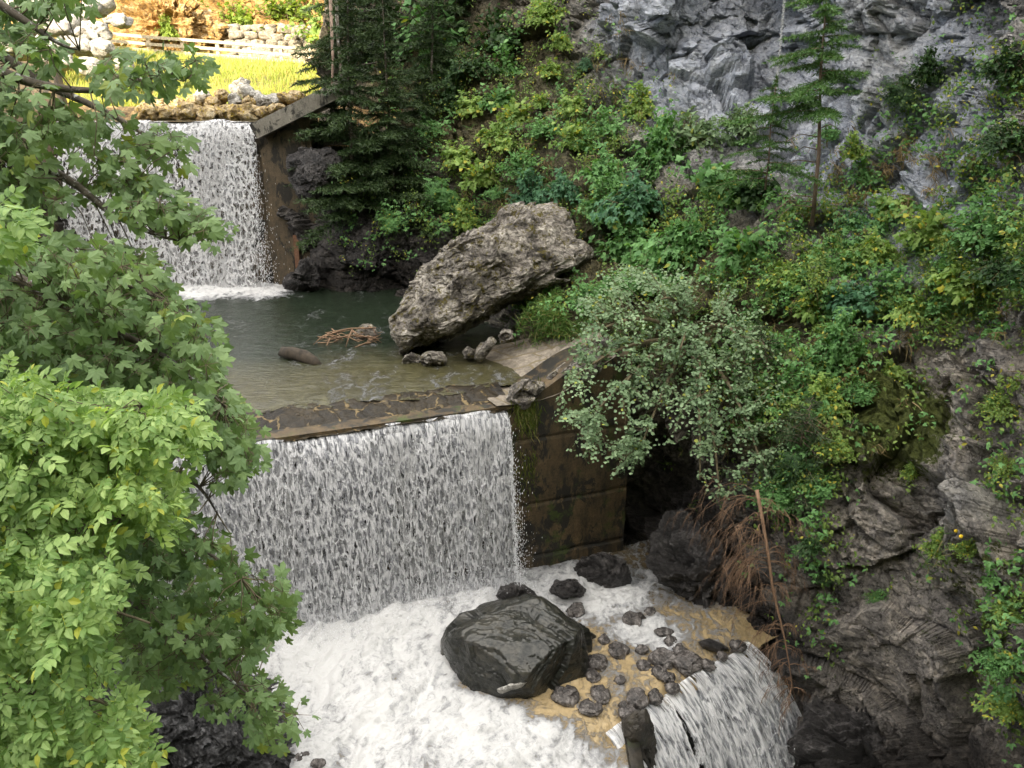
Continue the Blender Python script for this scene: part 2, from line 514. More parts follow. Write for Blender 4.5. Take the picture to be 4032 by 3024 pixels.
def waterfall_mat(name, cu, cv, open_, seed=0.0, tint=(.83, .83, .87), grow=0.0, stk=.55, bmp=1.0, sharp=7.5, dim=1.0):
    """lacy falling water: UV x = metres along the lip, y = metres fallen"""
    g = G(name)
    uv = g.n('ShaderNodeUVMap', uv_map='UVMap').outputs[0]
    uv = g.mapping(uv, (1, 1, 1), loc=(seed, seed * .7, seed))
    sep = g.n('ShaderNodeSeparateXYZ', {0: g.n('ShaderNodeUVMap', uv_map='UVMap').outputs[0]})
    dn = g.n('ShaderNodeTexNoise', {'Vector': g.mapping(uv, (cu * .6, cv * .6, 1)), 'Scale': 1.0, 'Detail': 4.0})
    wv = g.n('ShaderNodeVectorMath', {0: g.mapping(uv, (cu, cv, 1)), 1: g.n('ShaderNodeVectorMath', {0: dn.outputs['Color'], 'Scale': 1.9}, operation='SCALE').outputs[0]}, operation='ADD').outputs[0]
    wv2 = g.n('ShaderNodeVectorMath', {0: wv, 1: g.n('ShaderNodeTexNoise', {'Vector': g.mapping(uv, (cu * 2.3, cv * 2.3, 1)), 'Scale': 1.0, 'Detail': 3.0}).outputs['Color']}, operation='ADD').outputs[0]
    e1 = g.vor(wv2, 1.0, dim='2D')
    e2 = g.vor(wv2, 2.1, dim='2D')
    streak = g.noise(g.mapping(uv, (cu * (.42 if stk > .8 else 1.0), cv * .07, 1)), 1.0, 6, .62)
    big = g.noise(g.mapping(uv, (cu * .28, cv * .05, 1)), 1.0, 3, .5)
    fine = g.noise(g.mapping(uv, (cu * 5.5, cv * 1.6, 1)), 1.0, 4, .65)
    net = g.math('SUBTRACT', 1.0, g.math('MULTIPLY', g.math('MULTIPLY', e1, g.math('ADD', e2, .12)), sharp))
    a = g.math('ADD', g.math('MULTIPLY', net, .5), g.math('ADD', g.math('MULTIPLY', streak, stk), g.math('ADD', g.math('MULTIPLY', big, .9), g.math('MULTIPLY', fine, .55))))
    # thicker near the lip
    a = g.math('ADD', a, g.math('MULTIPLY', g.math('EXPONENT', g.math('MULTIPLY', sep.outputs[1], -1.6)), .30))
    a = g.math('SUBTRACT', a, g.math('MULTIPLY', g.attr('thin'), .8))
    alpha = g.mr(a, open_, open_ + .42, 0.0, 1.0)
    solid = g.math('MULTIPLY', alpha, .97)
    tint = g.mix(g.mr(g.math('ADD', g.math('MULTIPLY', net, .5), fine), open_ * .25, open_ * .25 + .75), tuple(x * dim for x in (.40, .41, .45)), tuple(x * dim for x in (.95, .95, .97)))
    p = g.pbsdf(Base_Color=tint, Roughness=.3, Normal=g.bump(a, bmp, .09), Specular_IOR_Level=.5)
    tl = g.n('ShaderNodeBsdfTranslucent', {'Color': tint}).outputs[0]
    m = g.n('ShaderNodeMixShader', {0: .3, 1: p, 2: tl}).outputs[0]
    tr = g.n('ShaderNodeBsdfTransparent').outputs[0]
    return g.done(g.n('ShaderNodeMixShader', {0: solid, 1: tr, 2: m}).outputs[0])


def pool_mat(name):
    """turbulent pool: attribute foam 0..1, shallow 0..1"""
    g = G(name)
    o = g.tc.outputs['Object']
    dn = g.n('ShaderNodeTexNoise', {'Vector': o, 'Scale': 1.4, 'Detail': 6.0, 'Roughness': .6})
    fo = g.mapping(o, (1.15, .6, 1), (0, 0, rad(25)))
    w = g.n('ShaderNodeVectorMath', {0: fo, 1: g.n('ShaderNodeVectorMath', {0: dn.outputs['Color'], 'Scale': 1.3}, operation='SCALE').outputs[0]}, operation='ADD').outputs[0]
    lace = g.vor(w, 3.0); lace2 = g.vor(w, 7.5)
    n = g.noise(w, 3.2, 9, .68)
    foam = g.attr('foam')
    net = g.math('SUBTRACT', .42, g.math('ADD', g.math('MULTIPLY', lace, 1.3), g.math('MULTIPLY', lace2, .8)))
    n_big = g.noise(w, .9, 4, .55)
    f = g.math('ADD', g.math('MULTIPLY', foam, 1.15), g.math('ADD', g.math('MULTIPLY', net, .8), g.math('ADD', g.math('MULTIPLY', g.math('SUBTRACT', n, .5), 1.6), g.math('MULTIPLY', g.math('SUBTRACT', n_big, .5), 1.6))))
    fm = g.mr(f, .36, .95)
    sh = g.attr('shallow')
    deep = g.attr('tone', 'Color')
    wc = g.mix(g.mr(n, .3, .75), g.mix(1.0, deep, (.7, .7, .7), 'MULTIPLY'), g.mix(1.0, deep, (1.35, 1.35, 1.35), 'MULTIPLY'))
    c = g.mix(fm, wc, g.mix(g.mr(f, .75, 1.5), (.28, .285, .30), (.58, .58, .585)))
    h1 = g.math('ADD', g.math('MULTIPLY', n, 1.1), g.math('MULTIPLY', g.noise(w, 12, 5, .6), .12))
    rip = g.noise(g.mapping(o, (1, 2.6, 1)), 4.0, 5, .6)
    h = g.math('ADD', g.math('MULTIPLY', h1, fm), g.math('MULTIPLY', rip, .35))
    b = g.bump(h, .9, .10)
    r = g.math('ADD', .09, g.math('MULTIPLY', fm, .5))
    return g.done(g.pbsdf(Base_Color=c, Roughness=r, Normal=b, Specular_IOR_Level=.32))


M_POOL = pool_mat('river_water')


def masonry_mat(name, stone1, stone2, joint, rough, bw=.55, bh=.30, mortar=.035, jmask=.5, bump=.5, warp=.18, spec=.5):
    g = G(name)
    uv = g.n('ShaderNodeUVMap', uv_map='UVMap').outputs[0]
    dn = g.n('ShaderNodeTexNoise', {'Vector': uv, 'Scale': 2.2, 'Detail': 5.0})
    w = g.n('ShaderNodeVectorMath', {0: uv, 1: g.n('ShaderNodeVectorMath', {0: dn.outputs['Color'], 'Scale': warp}, operation='SCALE').outputs[0]}, operation='ADD').outputs[0]
    bt = g.n('ShaderNodeTexBrick', {'Vector': w, 'Color1': stone1, 'Color2': stone2, 'Mortar': joint, 'Scale': 1.0, 'Mortar Size': mortar,
                                    'Mortar Smooth': .3, 'Brick Width': bw, 'Row Height': bh})
    n = g.noise(g.tc.outputs['Object'], 5, 8, .7)
    jm = g.math('MULTIPLY', bt.outputs['Fac'], g.mr(g.noise(uv, 1.6, 6, .7), jmask - .06, jmask + .10))
    sc = g.mix(g.vor(w, 1.8, 'F1', 'Color'), stone1, stone2)
    sc = g.mix(g.mr(n, .3, .7), g.mix(1.0, sc, (.5, .5, .5), 'MULTIPLY'), g.mix(1.0, sc, (1.4, 1.4, 1.4), 'MULTIPLY'))
    c = g.mix(jm, sc, joint)
    h = g.math('ADD', g.math('MULTIPLY', g.math('SUBTRACT', 1.0, bt.outputs['Fac']), .6), g.math('MULTIPLY', n, 1.0))
    return g.done(g.pbsdf(Base_Color=c, Roughness=rough, Normal=g.bump(h, bump, .05), Specular_IOR_Level=spec))


M_APRON = masonry_mat('wet_masonry', (.010, .008, .006), (.036, .027, .015), (.17, .125, .06), .3, bw=.62, bh=.55, mortar=.035, jmask=.50, bump=1.0, warp=.75, spec=.22)
M_RAMP = masonry_mat('dry_masonry', (.13, .11, .085), (.24, .205, .165), (.15, .12, .07), .85, bw=.9, bh=.55, mortar=.03, jmask=.2)

# ------------------------------------------------------------------ levels
Z_UP, Z_MID, Z_LOW = -1.03, -7.0, -11.8
Y_UP = 30.4
LIP_R = PZ(506, 403, Z_MID); LIP_L = PZ(165, 450, Z_MID)
LDIR = unit((LIP_L - LIP_R)[:2]); LNRM = np.array([-LDIR[1], LDIR[0]])
if LNRM[1] > 0: LNRM = -LNRM                                  # towards the camera
LLEN = np.linalg.norm((LIP_L - LIP_R)[:2])


def dam(s, out=0.0, z=0.0):            # s metres left of the right end of the lower lip
    s = np.asarray(s, float); out = np.asarray(out, float) + 0 * s
    xy = LIP_R[:2] + s[..., None] * LDIR + out[..., None] * LNRM
    return np.concatenate([xy, (np.asarray(z, float) + 0 * s)[..., None]], -1)


# third weir
T_R = PZ(752, 640, Z_LOW); T_L = PZ(612, 728, Z_LOW)
TDIR = unit((T_L - T_R)[:2]); TNRM = np.array([-TDIR[1], TDIR[0]])
if TNRM[1] > 0: TNRM = -TNRM
TLEN = np.linalg.norm((T_L - T_R)[:2])

# ------------------------------------------------------------------ right-hand cliff
CP = [(285, 283, 30.6), (345, 296, 28.6), (400, 293, 28.8), (300, 160, 30.6), (300, 220, 30.4), (340, 200, 29.3), (360, 255, 28.6), (420, 240, 29.0), (470, 250, 28.3),
      (480, 220, 28.6), (470, 300, 27.0), (440, 320, 26.5), (500, 320, 24.0), (330, 100, 34.0), (330, 0, 38.0), (400, 0, 37.0), (400, 100, 33.0), (400, 170, 30.5),
      (500, 0, 33.0), (500, 100, 30.5), (500, 180, 28.6), (560, 160, 27.0), (580, 220, 25.3), (600, 80, 29.0), (600, 0, 30.0), (660, 0, 27.2), (660, 80, 27.2), (650, 160, 24.8),
      (700, 40, 27.6), (760, 20, 27.6), (760, 90, 26.8), (830, 0, 24.6), (830, 90, 24.6), (700, 230, 22.6), (800, 225, 20.6), (830, 160, 23.0), (900, 0, 23.0), (900, 100, 22.0),
      (900, 200, 20.2), (960, 100, 20.0), (1020, 0, 19.0), (1020, 100, 17.8), (960, 230, 17.6), (1020, 300, 15.2), (900, 300, 17.8), (800, 320, 18.3), (720, 320, 19.6),
      (620, 300, 21.6), (560, 310, 21.6), (560, 370, 21.0), (620, 380, 20.4), (680, 400, 18.6), (760, 400, 17.2), (850, 400, 16.4), (900, 420, 15.7), (1020, 430, 13.9),
      (640, 450, 20.8), (700, 470, 19.0), (780, 480, 16.2), (640, 540, 20.2), (625, 585, 19.2), (690, 540, 18.4), (700, 608, 16.9), (760, 560, 16.0), (750, 640, 15.4), (850, 500, 15.1),
      (850, 600, 14.4), (800, 690, 14.9), (840, 768, 14.0), (900, 680, 13.6), (920, 768, 12.6), (1020, 560, 12.5), (1020, 680, 11.6), (1020, 768, 11.0), (760, 740, 15.5),
      (700, 700, 17.0), (600, 650, 19.5), (400, 400, 26), (500, 450, 22.5), (300, 350, 29.5),
      (1300, 0, 12.0), (1300, 400, 8.5), (1300, 900, 7.0), (1000, 950, 9.5), (700, 950, 14.5), (400, 950, 20.0), (400, -250, 42.0), (700, -250, 33.0), (1000, -250, 22.0), (1300, -250, 14.0)]


def cliff_Y(px, py):
    px = np.asarray(px, float); py = np.asarray(py, float)
    X = np.stack([px + 0 * py, py + 0 * px], -1)
    return tps([c[:2] for c in CP], [c[2] for c in CP], X)


def blob(px, py, cx, cy, rx, ry, p=1.0):
    return np.exp(-(((px - cx) / rx) ** 2 + ((py - cy) / ry) ** 2) * p)


def cliff():
    py = np.linspace(-260, 930, 740)
    xl = np.interp(py, [-260, 0, 60, 92, 120, 150, 200, 285, 420, 620, 930], [330, 326, 326, 328, 322, 302, 292, 286, 330, 560, 600])
    NU = 640
    t = np.linspace(0, 1, NU) ** 1.0
    px = xl[:, None] + (1330 - xl[:, None]) * t[None]
    PYg = np.repeat(py[:, None], NU, 1)
    Y = cliff_Y(px, PYg)
    V = P(px, PYg, Y)
    # back-turned flank so that the edge has depth
    back = []
    for k in (14, 9, 5, 2.5, 1.0, .35):
        c = V[:, 0].copy(); c[:, 1] += k; c[:, 0] += .25 * k; back.append(c)
    W = np.concatenate([np.stack(back, 1), V], 1)
    nb = len(back)
    pxx = np.concatenate([np.repeat(px[:, :1], nb, 1), px], 1); pyy = np.concatenate([np.repeat(PYg[:, :1], nb, 1), PYg], 1)
    du = np.gradient(W, axis=1); dv = np.gradient(W, axis=0)
    N = unit(np.cross(du, dv))
    N[(N * -unit(W)).sum(-1) < 0] *= -1
    sh = W.shape[:2]
    finew = (1 - .6 * np.clip(blob(pxx, pyy, 770, 60, 200, 110) * 1.4, 0, 1)) * (1 - .55 * np.clip(blob(pxx, pyy, 870, 650, 110, 90) * 1.4, 0, 1))
    d, crack = rock_disp(W.reshape(-1, 3), 1.0, 3, finew.reshape(-1))
    d = d.reshape(sh); crack = crack.reshape(sh)
    soft = np.clip(1.0 * blob(pxx, pyy, 430, 90, 110, 90) + blob(pxx, pyy, 700, 300, 180, 110) + blob(pxx, pyy, 560, 200, 80, 90), 0, 1)
    amp = 1.0 - .45 * soft
    amp = amp * (1 + .5 * blob(pxx, pyy, 760, 60, 160, 90)) * smooth(pyy, 1200, 700)
    amp = amp * (1 - .5 * blob(pxx, pyy, 345, 260, 80, 80)) * (1 - .30 * blob(pxx, pyy, 800, 60, 170, 110)) * (1 - .55 * np.clip(1.4 * blob(pxx, pyy, 880, 645, 95, 55), 0, 1))
    W2 = W + N * (d * amp)[..., None] * 1.15
    # diagonal ledge with overhang lower right (seen from 905,450 to 1020,540)
    for (x0, y0, x1, y1, a) in [(905, 455, 1024, 540, .55), (905, 160, 960, 235, .3)]:
        ax, ay = x1 - x0, y1 - y0; ln = math.hypot(ax, ay)
        s = ((pxx - x0) * ax + (pyy - y0) * ay) / ln; q = ((pyy - y0) * ax - (pxx - x0) * ay) / ln
        q = q + 9 * vnoise(np.stack([pxx / 30, pyy / 30, 0 * pxx], -1), 5)
        m = smooth(s, -30, 15) * smooth(s, ln + 60, ln) * np.where(q < 0, np.exp(q / 38), np.exp(-(q / 9) ** 2) - 1.0 + 0 * q * 0 if False else np.clip(1 - q / 7, 0, 1))
        W2 = W2 + N * (a * m)[..., None]
    # zones (what the stone and soil are made of)
    n = fbm(W.reshape(-1, 3) * .5, 4, seed=9).reshape(sh)
    def zone(cx, cy, rx, ry): return np.clip(blob(pxx, pyy, cx, cy, rx, ry) * 1.4, 0, 1)
    pale = np.clip(zone(810, 60, 140, 100) + .8 * zone(690, 50, 60, 70) + zone(900, 120, 90, 120) + .6 * zone(615, 20, 30, 30) + .8 * zone(960, 220, 70, 60), 0, 1)
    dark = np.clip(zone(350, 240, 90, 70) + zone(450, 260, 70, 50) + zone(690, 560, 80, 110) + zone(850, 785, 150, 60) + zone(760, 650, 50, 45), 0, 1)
    soil = np.clip(zone(450, 80, 120, 100) + zone(700, 300, 190, 110) + zone(560, 180, 70, 110) + zone(800, 420, 90, 60), 0, 1) * (1 - .8 * pale)
    tone = np.zeros(sh + (3,)) + np.array([.255, .232, .21])
    def mixin(w, c):
        nonlocal tone
        tone = tone * (1 - w[..., None]) + np.array(c) * w[..., None]
    mixin(np.clip(soil + zone(600, 110, 70, 50), 0, 1), (.085, .075, .038))
    mixin(pale, (.40, .425, .475))
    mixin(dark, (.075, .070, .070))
    mixin(np.clip(blob(pxx, pyy, 885, 45, 40, 90) + blob(pxx, pyy, 990, 510, 60, 22), 0, 1) * .6, (.42, .41, .38))
    wet = np.clip(zone(690, 590, 90, 80) + zone(860, 785, 170, 50) + zone(400, 290, 90, 25) + .3 * dark, 0, 1)
    moss = .10 * soil + .14 * zone(620, 90, 60, 60) + .16 * zone(870, 400, 60, 60) + .20 * zone(930, 430, 50, 40) + .15 * zone(930, 130, 40, 60) + .26 * zone(1000, 90, 50, 70) + .15 * zone(1010, 620, 60, 90) + .12 * zone(400, 290, 70, 14) + .22 * zone(775, 690, 25, 25)
    moss = moss + .13 * zone(870, 560, 140, 140) - .14 * pale - .12 * dark + .02
    lich = np.clip(pale + .9 * zone(950, 240, 60, 90) + .5 * zone(980, 500, 70, 60) + .12, 0, 1)
    V = W2.reshape(-1, 3)
    o = mesh('cliff', V, grid_faces(*sh), M_CLIFF, smooth_=False, attrs={'moss': moss, 'wet': wet, 'lichen': lich}, cols=tone, origin=(0, 0, 0))
    tag(o, kind='structure')
    return W2, pxx, pyy


CW, CPX, CPY = cliff()
_cp = np.stack([CPX.ravel(), CPY.ravel()], -1)
_ppx, _ppy = proj(CW)


class Surf:           # nearest displaced cliff vertex for a picture position
    def __init__(s):
        s.gx = {}
        k = (np.clip(_ppx, -50, 1400) // 12).astype(int); l = (np.clip(_ppy, -300, 950) // 12).astype(int)
        s.d = {}
        yy = CW[..., 1].ravel()
        for idx, (a, b) in enumerate(zip(k.ravel(), l.ravel())):
            key = (a, b)
            j = s.d.get(key)
            if j is None or yy[idx] < yy[j]: s.d[key] = idx
        s.V = CW.reshape(-1, 3)
    def at(s, px, py):
        a, b = int(px // 12), int(py // 12)
        for r in range(6):
            for i in range(-r, r + 1):
                for j in range(-r, r + 1):
                    q = s.d.get((a + i, b + j))
                    if q is not None:
                        return P(px, py, s.V[q, 1])
        return P(px, py, float(cliff_Y(px, py)))


SURF = Surf()

# ------------------------------------------------------------------ left bank, far bank, ridge
TOE = np.array([[-30, 2], [-6.0, 8.0], [-5.4, 11.0], [-7.4, 14.0], [-8.2, 16.0], [-11.0, 20.0], [-14.0, 25.0], [-16.6, 30.0], [-17.0, 33]])


def left_bank():
    xs = np.linspace(-34, -3.5, 240); ys = np.linspace(0.0, 31.5, 240)
    X, Yg = np.meshgrid(xs, ys, indexing='ij')
    toe = np.interp(Yg, [0, 6, 10, 12, 14, 16, 20, 25, 30, 33], [-3.0, -4.2, -7.2, -7.8, -8.2, -8.6, -11.6, -14.6, -17.2, -17.4])
    base = np.interp(Yg, [0, 8, 15, 16.5, 33], [-12.5, -12.5, -12.3, -7.6, -7.6])
    d = toe - X
    top = np.interp(Yg, [0, 5, 12, 20, 28, 32], [-4.2, -4.5, -6.0, -4.5, -1.4, -.4])
    Z = base + np.clip(d + .3, -1.0, None) * 2.3
    Z = np.where(Z > top, top + (Z - top) * .05, Z)
    V = np.stack([X, Yg, Z], -1)
    dd, _ = rock_disp(V.reshape(-1, 3), .8, 40)
    V = V + (dd.reshape(X.shape))[..., None] * np.array([.7, -.3, .35])
    tone = np.zeros(X.shape + (3,)) + np.array([.085, .068, .05])
    o = mesh('left_bank', V, grid_faces(*X.shape), M_CLIFF, attrs={'moss': np.full(X.shape, .12), 'wet': np.full(X.shape, .2), 'lichen': np.full(X.shape, .2)}, cols=tone, origin=(0, 0, 0))
    tag(o, kind='structure')


left_bank()


def far_z(X, Y):
    zp = .42 - .066 * X
    t1 = smooth(Y, 31.5, 34.0)
    z = -1.9 + t1 * 1.35
    z = z + smooth(Y, 33.5, 46.0) * (zp + .55)
    z = z + np.clip(Y - 51, 0, 3) * 1.0 + np.clip(Y - 54, 0, 30) * .75
    return z


def far_bank():
    xs = np.linspace(-75, 6, 300); ys = np.linspace(30.9, 80, 260)
    X, Yg = np.meshgrid(xs, ys, indexing='ij')
    Z = far_z(X, Yg)
    V = np.stack([X, Yg, Z], -1)
    n = fbm(V.reshape(-1, 3) * .5, 4, seed=77).reshape(X.shape)
    path = np.exp(-((Yg - 48.6) / 1.6) ** 4)
    V[..., 2] += n * .25 * (1 - path) * smooth(Yg, 32, 35)
    d, _ = rock_disp(V.reshape(-1, 3), 1.0, 50)
    st = smooth(Yg, 51, 53)
    V += (d.reshape(X.shape) * st)[..., None] * np.array([0, -.9, .3])
    tone = np.zeros(X.shape + (3,)) + np.array([.22, .20, .07])
    tone = tone * (1 - st[..., None]) + np.array([.36, .22, .08]) * st[..., None]
    low = smooth(Yg, 35.5, 33.5)
    tone = tone * (1 - low[..., None]) + np.array([.30, .20, .09]) * low[..., None]
    tone = tone * (1 - path[..., None] * .8) + np.array([.5, .45, .36]) * path[..., None] * .8
    o = mesh('far_bank', V, grid_faces(*X.shape), M_CLIFF, attrs={'moss': .05 + 0 * X, 'wet': 0 * X, 'lichen': .2 + 0 * X}, cols=tone, origin=(0, 0, 0))
    tag(o, kind='structure')


far_bank()


def ridge():       # unseen hill added behind the viewpoint to keep the gorge in the shade
    xs = np.linspace(-200, 170, 260)
    rows = []
    kx, kz = SUN_DIR.x / -SUN_DIR.y, SUN_DIR.z / -SUN_DIR.y
    YR = -60.0
    for (yy, f) in [(-20, -.25), (-35, .25), (-50, .75), (YR, 1.0), (-80, 1.05), (-110, .9)]:
        # height that shades points up to Y=31.3 at z=-1 on the left and everything in the gorge on the right
        hL = -1.0 + (30.9 - YR) * kz
        hR = 7.5 + (38 - YR) * kz
        xb = -9.0 + kx * (33 - YR)
        w = smooth(xs, xb - 6, xb + 3)
        hh = hL * (1 - w) + hR * w
        z = hh * f + (2.0 * np.array([vnoise(np.array([x / 9., yy / 20., 0.]), 3) for x in xs]) - 2.0) * (w if f > .9 else 1)
        if f <= .9: z = np.minimum(z, hh * f)
        rows.append(np.stack([xs, np.full_like(xs, yy), z], -1))
    V = np.stack(rows, 0)
    o = mesh('added_shade_hill', V, grid_faces(*V.shape[:2]), M_CLIFF, attrs={'moss': np.full(V.shape[:2], .3), 'wet': np.zeros(V.shape[:2]), 'lichen': np.zeros(V.shape[:2])},
             cols=np.zeros(V.shape) + np.array([.08, .09, .04]), origin=(0, 0, 0))
    tag(o, kind='structure')


ridge()

# deep ground sheet under everything
gb = Buf(); gb.add([(-300, -150, -24), (300, -150, -24), (300, 300, -24), (-300, 300, -24)], [(0, 1, 2, 3)])
tag(gb.build('ground', M_DARK, origin=(0, 0, 0)), kind='structure')


# ------------------------------------------------------------------ water surfaces
def pool(name, xs, ys, z, foamf, tonef, amp):
    X, Yg = np.meshgrid(xs, ys, indexing='ij')
    foam = foamf(X, Yg)
    P3 = np.stack([X, Yg, 0 * X], -1)
    f = np.clip(foam, 0, 1)
    w = P3 + .6 * np.stack([fbm(P3 * .9, 3, seed=5), fbm(P3 * .9, 3, seed=6), 0 * X], -1)
    w = w @ rotm(0, 0, rad(-35)) * np.array([1.15, .55, 1])
    h = fbm(w * 1.3, 6, .55, seed=70) * amp * f + np.abs(fbm(w * 2.6, 4, .5, seed=71)) * amp * .6 * f + .012 * fbm(P3 * np.array([2, 5, 1]), 3, seed=72)
    zz = z(X, Yg) if callable(z) else z
    V = np.stack([X, Yg, zz + h], -1)
    tone = tonef(X, Yg)
    o = mesh(name, V, grid_faces(*X.shape), M_POOL, attrs={'foam': foam, 'shallow': 0 * X}, cols=tone, origin=(0, 0, 0))
    tag(o, kind='structure')
    return o


def dam_s_out(X, Y):
    dx = X - LIP_R[0]; dy = Y - LIP_R[1]
    return dx * LDIR[0] + dy * LDIR[1], dx * LNRM[0] + dy * LNRM[1]


def t_s_out(X, Y):
    dx = X - T_R[0]; dy = Y - T_R[1]
    return dx * TDIR[0] + dy * TDIR[1], dx * TNRM[0] + dy * TNRM[1]


def lerpc(a, b, w):
    return np.array(a) * (1 - w[..., None]) + np.array(b) * w[..., None]


def mid_foam(X, Y):
    d = Y_UP - Y
    n = fbm(np.stack([X, Y, 0 * X], -1) * .6, 3, seed=8)
    f = (1 - smooth(d + .9 * n, 1.6, 4.0)) * smooth(X, -7.3, -9.0) * 1.15
    s, out = dam_s_out(X, Y)
    g_ = .20 * smooth(-out, 3.2, 1.2)
    return np.maximum(f, g_)


def mid_tone(X, Y):
    s, out = dam_s_out(X, Y)
    w = smooth(-out + .8 * fbm(np.stack([X, Y, 0 * X], -1) * .5, 3, seed=4), 6.0, 2.8)
    return lerpc((.014, .021, .013), (.056, .052, .025), w)


def trim_pool(name, rect, N, zf, foamf, tonef, amp, keep):
    xs = np.linspace(rect[0], rect[1], N[0]); ys = np.linspace(rect[2], rect[3], N[1])
    o = pool(name, xs, ys, zf, foamf, tonef, amp)
    me = o.data
    import bmesh
    X, Yg = np.meshgrid(xs, ys, indexing='ij')
    k = keep(X, Yg).ravel()
    bm = bmesh.new(); bm.from_mesh(me); bm.verts.ensure_lookup_table()
    bmesh.ops.delete(bm, geom=[v for v, q in zip(bm.verts, k) if not q], context='VERTS')
    bm.to_mesh(me); bm.free()
    return o


trim_pool('pool_water', (-19, 5, 14, 30.5), (420, 300), lambda X, Y: Z_MID + .12 - .065 * smooth(-dam_s_out(X, Y)[1], 1.9, .8), mid_foam, mid_tone, .16, lambda X, Y: dam_s_out(X, Y)[1] < -1.0 + .30 * vnoise(np.stack([X * 1.3, Y * 1.3, 0 * X], -1), 6))


def low_px(X, Y):
    return proj(np.stack([X, Y, 0 * X + Z_LOW], -1))


def low_foam(X, Y):
    px, py = low_px(X, Y)
    n = fbm(np.stack([X, Y, 0 * X], -1) * .7, 4, seed=12)
    n2 = fbm(np.stack([X, Y, 0 * X], -1) * 1.6, 4, seed=15)
    # main white water: left of a line running from the fall's right foot past the black boulder to the lower right
    edge = np.interp(py, [540, 590, 620, 690, 715, 740, 768, 800], [535, 535, 500, 470, 545, 600, 640, 700])
    f = smooth(edge + 26 * n + 20 * n2 - px, -22, 44) * (.78 + .26 * smooth(py, 730, 640))
    r = np.exp(-(((px - 585) / 75) ** 2 + ((py - 590) / 24) ** 2)) * 1.25
    r2 = np.exp(-(((px - 655) / 40) ** 2 + ((py - 632) / 16) ** 2)) * .75
    return np.clip(np.maximum(np.maximum(f, r), r2) + .20 * n2 + .27, 0, 1.1)


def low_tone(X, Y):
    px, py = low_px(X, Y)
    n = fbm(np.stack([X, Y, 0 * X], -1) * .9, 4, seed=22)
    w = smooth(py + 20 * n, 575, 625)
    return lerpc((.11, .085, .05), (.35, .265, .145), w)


def low_z(X, Y):
    s, out = dam_s_out(X, Y)
    z = Z_LOW + .35 * np.exp(-((out - .9) / .9) ** 2) * smooth(s, -.8, .6)
    s3, o3 = t_s_out(X, Y)
    return z - .25 * smooth(o3, -.7, .05)


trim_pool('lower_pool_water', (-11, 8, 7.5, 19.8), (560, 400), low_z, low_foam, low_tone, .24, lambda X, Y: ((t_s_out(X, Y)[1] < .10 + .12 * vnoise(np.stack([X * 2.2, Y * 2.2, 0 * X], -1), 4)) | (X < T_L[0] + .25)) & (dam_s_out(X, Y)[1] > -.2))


def up_tone(X, Y): return np.zeros(X.shape + (3,)) + np.array([.07, .06, .035])


pool('upper_pool_water', np.linspace(-60, -6, 120), np.linspace(Y_UP - .05, 33.6, 30), Z_UP, lambda X, Y: 0 * X, up_tone, .02)
pool('river_water', np.linspace(-8, 14, 160), np.linspace(-6, 18, 160), -16.6, lambda X, Y: 0 * X + 1.0, lambda X, Y: np.zeros(X.shape + (3,)) + .2, .4)


# ------------------------------------------------------------------ weirs
def strip_wall(name, A, B, z0, z1, thick, mat, label, cat, joints=(), extra=None):
    """concrete wall from A to B (xy) with horizontal pour joints cut in, facing the camera side"""
    A = np.array(A, float); B = np.array(B, float)
    d = B - A; L_ = np.linalg.norm(d); d /= L_
    nrm = np.array([-d[1], d[0]]);
    if nrm[1] > 0: nrm = -nrm
    nz = 130; nx = 220
    zs = np.linspace(z0, 1, nz) if False else np.linspace(0, 1, nz)
    s = np.linspace(0, L_, nx)
    S, T = np.meshgrid(s, zs, indexing='ij')
    top = z1(S) if callable(z1) else np.full_like(S, z1)
    Z = z0 + (top - z0) * T
    q = np.stack([S, 0 * S, Z], -1)
    out = .03 * fbm(q * 1.5, 5, seed=3)
    for j in joints:
        w = np.exp(-((Z - (j + .03 * vnoise(q * .5, 2))) / .035) ** 2)
        out = out - .07 * w
    xy = A + S[..., None] * d + out[..., None] * nrm
    F1 = np.concatenate([xy, Z[..., None]], -1)
    n = F1.reshape(-1, 3)
    F = [tuple(f) for f in grid_faces(nx, nz)]
    b = Buf(); b.add(n, F)
    # back and top
    xb = A + s[:, None] * d - thick * nrm
    tp = (z1(s) if callable(z1) else np.full_like(s, z1))
    top_f = np.concatenate([A + s[:, None] * d, tp[:, None]], -1); top_b = np.concatenate([xb, tp[:, None]], -1); bot_b = np.concatenate([xb, np.full_like(s, z0)[:, None]], -1)
    b.add(np.concatenate([top_f, top_b, bot_b]), [(i, i + 1, nx + i + 1, nx + i) for i in range(nx - 1)] + [(nx + i, nx + i + 1, 2 * nx + i + 1, 2 * nx + i) for i in range(nx - 1)])
    e0 = [F1[0, 0], F1[0, -1], top_b[0], bot_b[0]]; e1 = [F1[-1, 0], F1[-1, -1], top_b[-1], bot_b[-1]]
    b.add(e0 + e1, [(0, 1, 2, 3), (7, 6, 5, 4)])
    o = b.build(name, mat)
    tag(o, label, cat)
    return o


